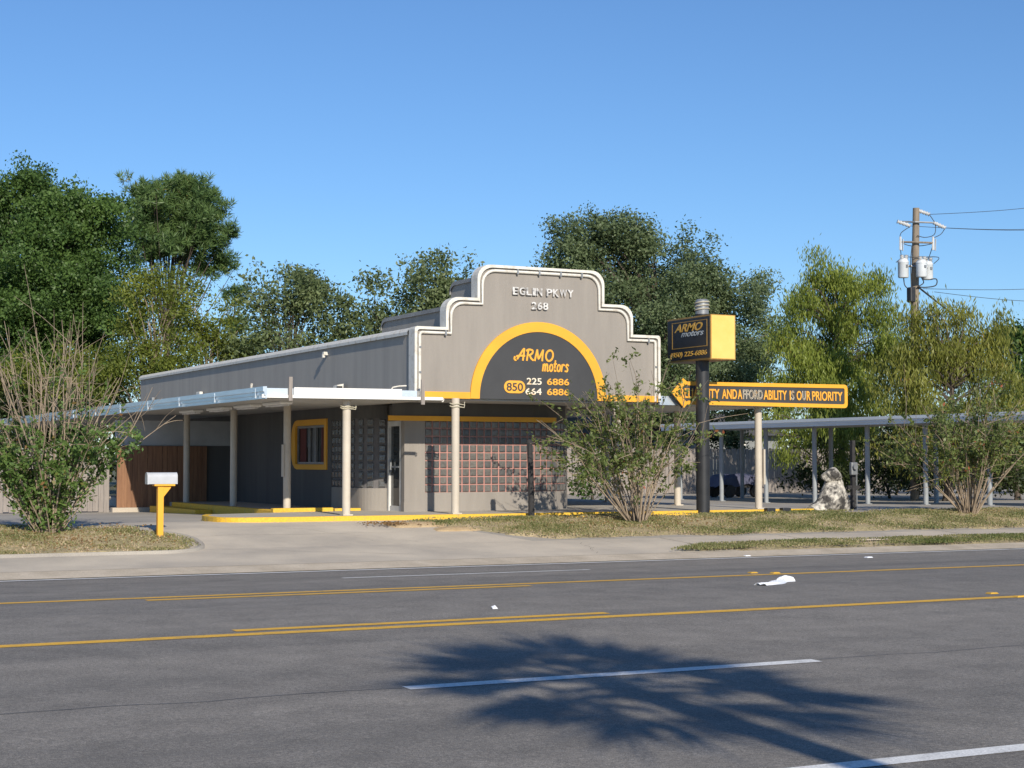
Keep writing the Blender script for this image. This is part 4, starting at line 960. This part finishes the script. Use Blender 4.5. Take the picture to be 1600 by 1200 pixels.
# ------------------------------------------------------------------ things on the road
li = onZ(1187, 917, .145); l2 = onZ(1237, 910, .145)
bm = bmesh.new(); bmesh.ops.create_grid(bm, x_segments=24, y_segments=8, size=1); a_ = math.atan2(l2[1] - li[1], l2[0] - li[0]); ln = math.hypot(l2[0] - li[0], l2[1] - li[1]) / 2
for v in bm.verts:
    x, y = v.co.x, v.co.y; u = x * ln; w_ = y * .10 * (1 + .35 * math.sin(4 * x + 1)) + .06 * math.sin(3 * x)
    v.co = ((li[0] + l2[0]) / 2 + u * math.cos(a_) - w_ * math.sin(a_), (li[1] + l2[1]) / 2 + u * math.sin(a_) + w_ * math.cos(a_), 0)
    v.co.z = g(0, v.co.y) + .006 + .035 * abs(math.sin(6.1 * x + 2.3 * y)) * (1 - abs(y) ** 3) + (.05 if x > .55 else 0) * (1 - abs(y))
me_ = bpy.data.meshes.new('plastic_wrapper'); bm.to_mesh(me_); bm.free(); me_.materials.append(M['litter']); o = bpy.data.objects.new('plastic_wrapper', me_); put(o)
o.modifiers.new('thick', 'SOLIDIFY').thickness = .003; tag(o, 'crumpled white plastic wrapper lying in the turn lane', 'litter')
for p, z, m, l, gr in [((1176, 894.5), .14, 'reflector', 'amber raised pavement marker on the far yellow line', 'raised pavement markers'), ((1211, 895.5), .14, 'reflector', 'amber raised pavement marker just short of the far yellow line, by the wrapper', 'raised pavement markers'),
                   ((1550, 928.5), .14, 'reflector', 'amber raised pavement marker inside the turn lane near the yellow line', 'raised pavement markers'), ((1592, 933), .14, 'reflector', 'amber raised pavement marker sitting on the near yellow line', 'raised pavement markers'),
                   ((1357, 872.5), .03, 'litter', 'white raised pavement marker in the far lanes', 'raised pavement markers'), ((1167, 868.5), .02, 'litter', 'white raised pavement marker close to the far edge line', 'raised pavement markers')]:
    c = onZ(*p, z); zz = g(0, c[1]) + .003
    mb = MB().add([(-.07, -.05, 0), (.07, -.05, 0), (.07, .05, 0), (-.07, .05, 0), (-.045, -.04, .018), (.045, -.04, .018), (.045, .04, .018), (-.045, .04, .018)], [(0, 1, 5, 4), (1, 2, 6, 5), (2, 3, 7, 6), (3, 0, 4, 7), (4, 5, 6, 7), (3, 2, 1, 0)])
    o = mb.build('pavement_marker', M[m]); o.location = (c[0], c[1], zz); tag(o, l, 'road marker', gr)
o = MB().add([(0, 0, 0), (.07, .01, 0), (.08, .05, .01), (.01, .06, .025), (.04, .03, .04)], [(0, 1, 4), (1, 2, 4), (2, 3, 4), (3, 0, 4), (3, 2, 1, 0)]).build('paper_scrap', M['litter']); c = onZ(770, 954, .14); o.location = (c[0], c[1], g(0, c[1]) + .004)
tag(o, 'tiny white paper scrap between the two yellow lines', 'litter')

# ------------------------------------------------------------------ trees
A_ = dict(bark=M['bark'])
tree('oak_tree', 'tall dense dark green oak rising behind the left canopy', 60, 72, [(60, 350, 85, 62, 0), (-40, 345, 110, 85, 2), (22, 282, 40, 30, 0), (110, 335, 55, 36, 0), (30, 420, 120, 90, -1), (120, 380, 95, 70, 1), (90, 500, 125, 90, -1), (-30, 540, 130, 130, -2), (165, 350, 48, 40, 1), (60, 305, 45, 32, 0), (140, 450, 75, 80, 0), (60, 610, 120, 80, 0)],
     M['bark'], LF['oak'], dens=30, per=115, cr=.28, L=.145, W=.085, trunk_r=.4, limbs=70)
tree('pine_tree', 'rounded tall pine with tufted needles left of the shop roof', 262, 84, [(270, 300, 74, 36, 0), (240, 315, 48, 40, 0), (315, 320, 40, 40, 0), (235, 345, 50, 42, 0), (312, 355, 46, 42, 0), (275, 350, 60, 40, 0), (268, 380, 66, 30, 0), (352, 378, 26, 24, 0), (310, 415, 50, 20, 0), (225, 395, 35, 30, 0)],
     M['bark'], LF['pine'], dens=30, per=110, cr=.22, L=.36, W=.042, style='pine', trunk_r=.22, limbs=55)
tree('young_pine', 'small distant pine tuft beside the pale-leaved tree', 378, 98, [(376, 465, 18, 18, 0), (372, 500, 22, 20, 0)], M['bark'], LF['pine'], dens=22, per=120, cr=.22, L=.36, W=.045, style='pine', trunk_r=.12, limbs=16)
tree('yellow_green_tree', 'upright yellow-green young tree in front of the pine', 230, 66, [(225, 430, 38, 45, 0), (250, 470, 50, 60, 0), (200, 520, 40, 70, 0), (270, 520, 50, 60, 0), (235, 580, 70, 60, 0), (170, 580, 45, 50, -1)],
     M['pale_bark'], LF['yellow'], dens=26, per=70, cr=.22, L=.15, W=.06, trunk_r=.12, limbs=70, up=.5)
tree('yellow_green_tree', 'loose olive-leaved tree between the yellow-green tree and shop roof', 320, 68, [(325, 490, 40, 50, 0), (345, 530, 45, 40, 0), (330, 510, 50, 40, 0), (380, 560, 45, 30, 0), (300, 450, 30, 40, 1), (370, 545, 35, 35, 0), (320, 570, 50, 40, 0)],
     M['pale_bark'], LF['yellow'], dens=17, per=60, cr=.24, L=.15, W=.065, trunk_r=.11, limbs=60)
tree('magnolia_tree', 'sparse round-topped tree with pale glossy leaves behind the long roof', 450, 68, [(455, 445, 48, 38, 0), (455, 470, 60, 45, 0), (425, 480, 42, 38, 0), (490, 480, 42, 36, 0), (450, 520, 62, 36, 0), (520, 490, 24, 20, 0), (420, 545, 60, 28, 0), (490, 545, 60, 28, 0)],
     M['bark'], LF['magnolia'], dens=24, per=55, cr=.27, L=.17, W=.085, trunk_r=.10, limbs=80)
tree('magnolia_tree', 'low leafy tree just left of the stepped roof tier', 590, 68, [(600, 460, 26, 26, 0), (590, 490, 60, 35, 0), (565, 495, 48, 30, 0), (620, 495, 42, 34, 0), (590, 530, 70, 26, 0), (535, 520, 30, 25, 0), (560, 550, 60, 25, 0), (630, 540, 50, 28, 0)],
     M['bark'], LF['magnolia'], dens=24, per=55, cr=.27, L=.17, W=.085, trunk_r=.10, limbs=70)
tree('magnolia_tree', 'thin tree with airy top immediately behind the stepped facade', 690, 68, [(685, 415, 26, 28, 0), (690, 455, 55, 42, 0), (670, 450, 42, 34, 0), (715, 440, 36, 38, 0), (690, 490, 60, 36, 0), (645, 490, 30, 30, 0), (670, 530, 60, 30, 0)],
     M['bark'], LF['magnolia'], dens=24, per=55, cr=.27, L=.17, W=.085, trunk_r=.10, limbs=80)
tree('live_oak_tree', 'broad grey-green live oak behind the right half of the shop', 1010, 74, [(890, 385, 52, 42, 0), (950, 375, 55, 45, 0), (1010, 395, 62, 48, 0), (1080, 425, 60, 50, 0), (1140, 465, 55, 50, 0), (930, 450, 85, 70, 0), (1030, 480, 90, 75, 0), (1110, 540, 90, 70, 0), (1180, 540, 45, 60, 1), (1060, 600, 110, 60, -1), (1170, 610, 60, 50, -1), (960, 560, 70, 60, 0), (860, 420, 28, 35, 0)],
     M['bark'], LF['oak_grey'], dens=34, per=105, cr=.27, L=.135, W=.075, trunk_r=.34, limbs=90)
tree('cypress_tree', 'pointed yellow-green cypress with drooping sprays behind the arrow sign', 1315, 66, [(1290, 425, 26, 28, 0), (1330, 440, 34, 32, 0), (1270, 475, 36, 36, 0), (1365, 465, 30, 38, 0), (1310, 500, 62, 40, 0), (1260, 540, 42, 40, 0), (1370, 530, 42, 45, 0), (1310, 570, 80, 40, 0), (1260, 620, 60, 40, -1), (1350, 620, 60, 40, -1)],
     M['bark'], LF['cypress'], dens=34, per=120, cr=.24, L=.2, W=.042, style='cypress', trunk_r=.17, limbs=100)
tree('cypress_tree', 'rust-tinged drooping cypress around the foot of the utility pole', 1480, 58.5, [(1450, 510, 36, 30, 0), (1500, 520, 42, 36, 0), (1545, 520, 20, 26, 0), (1420, 560, 42, 40, 0), (1480, 570, 70, 45, 0), (1545, 570, 42, 40, 0), (1440, 630, 70, 45, -1), (1530, 640, 70, 50, -1), (1470, 690, 80, 40, -1)],
     M['bark'], LF['cypress_rust'], dens=34, per=110, cr=.24, L=.2, W=.042, style='cypress', trunk_r=.18, limbs=100)
tree('cypress_tree', 'low cypress with sprays hanging in front of the picket fence', 1290, 63, [(1290, 670, 60, 24, 0), (1250, 690, 40, 30, 0), (1320, 700, 38, 40, 0), (1225, 665, 28, 22, 0)], M['bark'], LF['cypress'], dens=24, per=80, cr=.2, L=.2, W=.04, style='cypress', trunk_r=.12, limbs=40)
tree('dark_tree', 'round dark green tree beyond the carport, right of the cypresses', 1590, 74, [(1595, 530, 34, 34, 0), (1625, 545, 50, 50, 0), (1600, 580, 45, 40, 0)], M['bark'], LF['oak'], dens=24, per=80, cr=.36, L=.17, W=.10, trunk_r=.2, limbs=30)
tree('bright_tree', 'bright green leafy tree behind the right crape myrtle', 1590, 60, [(1585, 610, 40, 45, 0), (1620, 640, 50, 60, 0), (1570, 670, 40, 40, 0)], M['bark'], LF['bright'], dens=20, per=70, cr=.3, L=.16, W=.08, trunk_r=.12, limbs=30)
def shrub(label, px, dist, lobes, leaf, **k): tree('shrub', label, px, dist, lobes, M['bark'], LF[leaf], cat='shrub', trunk_r=.06, limbs=25, **{**dict(dens=30, per=60, cr=.22, L=.13, W=.07), **k})
shrub('bright green rounded shrub seen past the end of the glass blocks', 925, 52, [(922, 735, 26, 40, 0), (935, 705, 20, 25, 0), (912, 765, 20, 18, 0)], 'bright')
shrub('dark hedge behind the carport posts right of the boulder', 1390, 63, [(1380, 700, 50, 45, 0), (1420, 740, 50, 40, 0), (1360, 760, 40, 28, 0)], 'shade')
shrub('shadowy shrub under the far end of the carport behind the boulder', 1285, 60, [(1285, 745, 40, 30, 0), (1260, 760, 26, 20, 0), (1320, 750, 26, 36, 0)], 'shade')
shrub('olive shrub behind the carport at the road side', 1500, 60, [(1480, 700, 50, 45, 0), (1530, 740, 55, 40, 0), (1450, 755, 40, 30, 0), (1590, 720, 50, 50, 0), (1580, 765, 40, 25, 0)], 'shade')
shrub('dense dark hedge behind the weathered fence at far left', 40, 66, [(20, 640, 70, 60, 0), (90, 660, 50, 60, 0), (-40, 690, 60, 70, 0), (40, 730, 70, 45, 0), (130, 650, 40, 50, 0)], 'shade', dens=26)
shrub('yellowish leafy hedge growing above the left canopy edge', 120, 66, [(60, 590, 55, 40, 0), (120, 590, 50, 50, 0), (10, 600, 50, 40, 0), (180, 600, 36, 40, 0)], 'yellow', dens=26)
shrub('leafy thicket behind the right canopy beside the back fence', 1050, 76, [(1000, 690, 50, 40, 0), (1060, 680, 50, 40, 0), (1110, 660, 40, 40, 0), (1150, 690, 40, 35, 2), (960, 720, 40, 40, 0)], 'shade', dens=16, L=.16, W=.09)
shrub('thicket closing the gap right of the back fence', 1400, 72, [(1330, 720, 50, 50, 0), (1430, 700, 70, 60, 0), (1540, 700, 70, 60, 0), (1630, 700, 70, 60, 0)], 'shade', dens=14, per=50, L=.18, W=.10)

# far woods closing the view all round the back
cs_ = []
for i in range(90):
    x = -60 + i * 2.6 + rng.uniform(-1, 1); y = 100 + 12 * math.sin(i * .7) + rng.uniform(-4, 4); h_ = rng.uniform(5.0, 8.0)
    n = 46; d = unit(n); cs_.append(np.array([x, y, h_ * .5]) + d * rng.uniform(.5, 1, n)[:, None] * [2.6, 2.6, h_ * .5])
cs_ = np.concatenate(cs_); idx = np.repeat(np.arange(len(cs_)), 16); n = len(idx)
tag(leaf_mesh('far_woods', cs_[idx] + rng.normal(size=(n, 3)) * .45, unit(n), .5 * rng.uniform(.6, 1.2, n), .3, LF['shade'], .6 * rng.uniform(0, 1, len(cs_))[idx] + .4 * rng.uniform(0, 1, n)),
    'distant mass of dark trees closing the view behind everything', 'woods', kind='stuff')

# crape myrtles
myrtle('big crape myrtle on the island with bare upper stems and leafy base', (6.35, 31.15, g(0, 31.1) + .03), 2.35, 4.2, 60, LF['myrtle_green'], M['pale_bark'], (.02, .10), (.22, .50), 9800)
myrtle('spreading crape myrtle with reddening leaves before the black sign pole', (18.9, 31.05, g(0, 31) + .03), 2.3, 3.25, 44, LF['myrtle_red'], M['pale_bark'], (.12, .42), (2, 3), 6400, lean=(-.3, 0))
myrtle('broad crape myrtle on the lawn in front of the carport', (28.7, 31.5, g(0, 31.5) + .03), 2.5, 3.2, 48, LF['myrtle_red'], M['pale_bark'], (.20, .42), (2, 3), 8800)

# ------------------------------------------------------------------ palm behind the camera whose shadow falls on the road
pl_x, pl_y = 5.0, -1.6
pm = thing('palm_tree', (pl_x, pl_y, .15), 'fan palm on the near verge casting its shadow across the road', 'palm tree')
HT = 7.0
top = np.array([pl_x - .25, pl_y + .1, HT])
MB().tube(spline([(pl_x, pl_y, .05), (pl_x + .1, pl_y, 2.0), (pl_x + .05, pl_y + .05, 4.6), tuple(top)], 5), [.2] * 3 + [.16] * 13, 10).build('trunk', M['bark'], pm, True)
st, cs_, axs, Ls = MB(), [], [], []
for i in range(34):
    a = i * 2.399; el = 1.15 - 1.7 * (i / 34); d = np.array([math.cos(a) * math.cos(el), math.sin(a) * math.cos(el), math.sin(el)]); pe = top + d * rng.uniform(.75, 1.05) - [0, 0, .1]
    st.tube([top, (top + pe) / 2 + [0, 0, .08], pe], .018, 4)
    side = np.cross(d, [0, 0, 1]); side /= np.linalg.norm(side)
    for k in np.linspace(-1.25, 1.25, 19):
        dd = d * math.cos(k) + side * math.sin(k) + [0, 0, -.18]; dd /= np.linalg.norm(dd); ll = rng.uniform(.85, 1.25) * (1 - .18 * abs(k)); cs_.append(pe + dd * ll * .5); axs.append(dd); Ls.append(ll)
st.build('stalks', M['bark'], pm); leaf_mesh('fronds', np.array(cs_), np.array(axs), np.array(Ls), np.full(len(Ls), .08), LF['palm'], rng.uniform(0, 1, len(Ls)), pm)

for o in ROOTS:
    if '_w' in o: del o['_w']
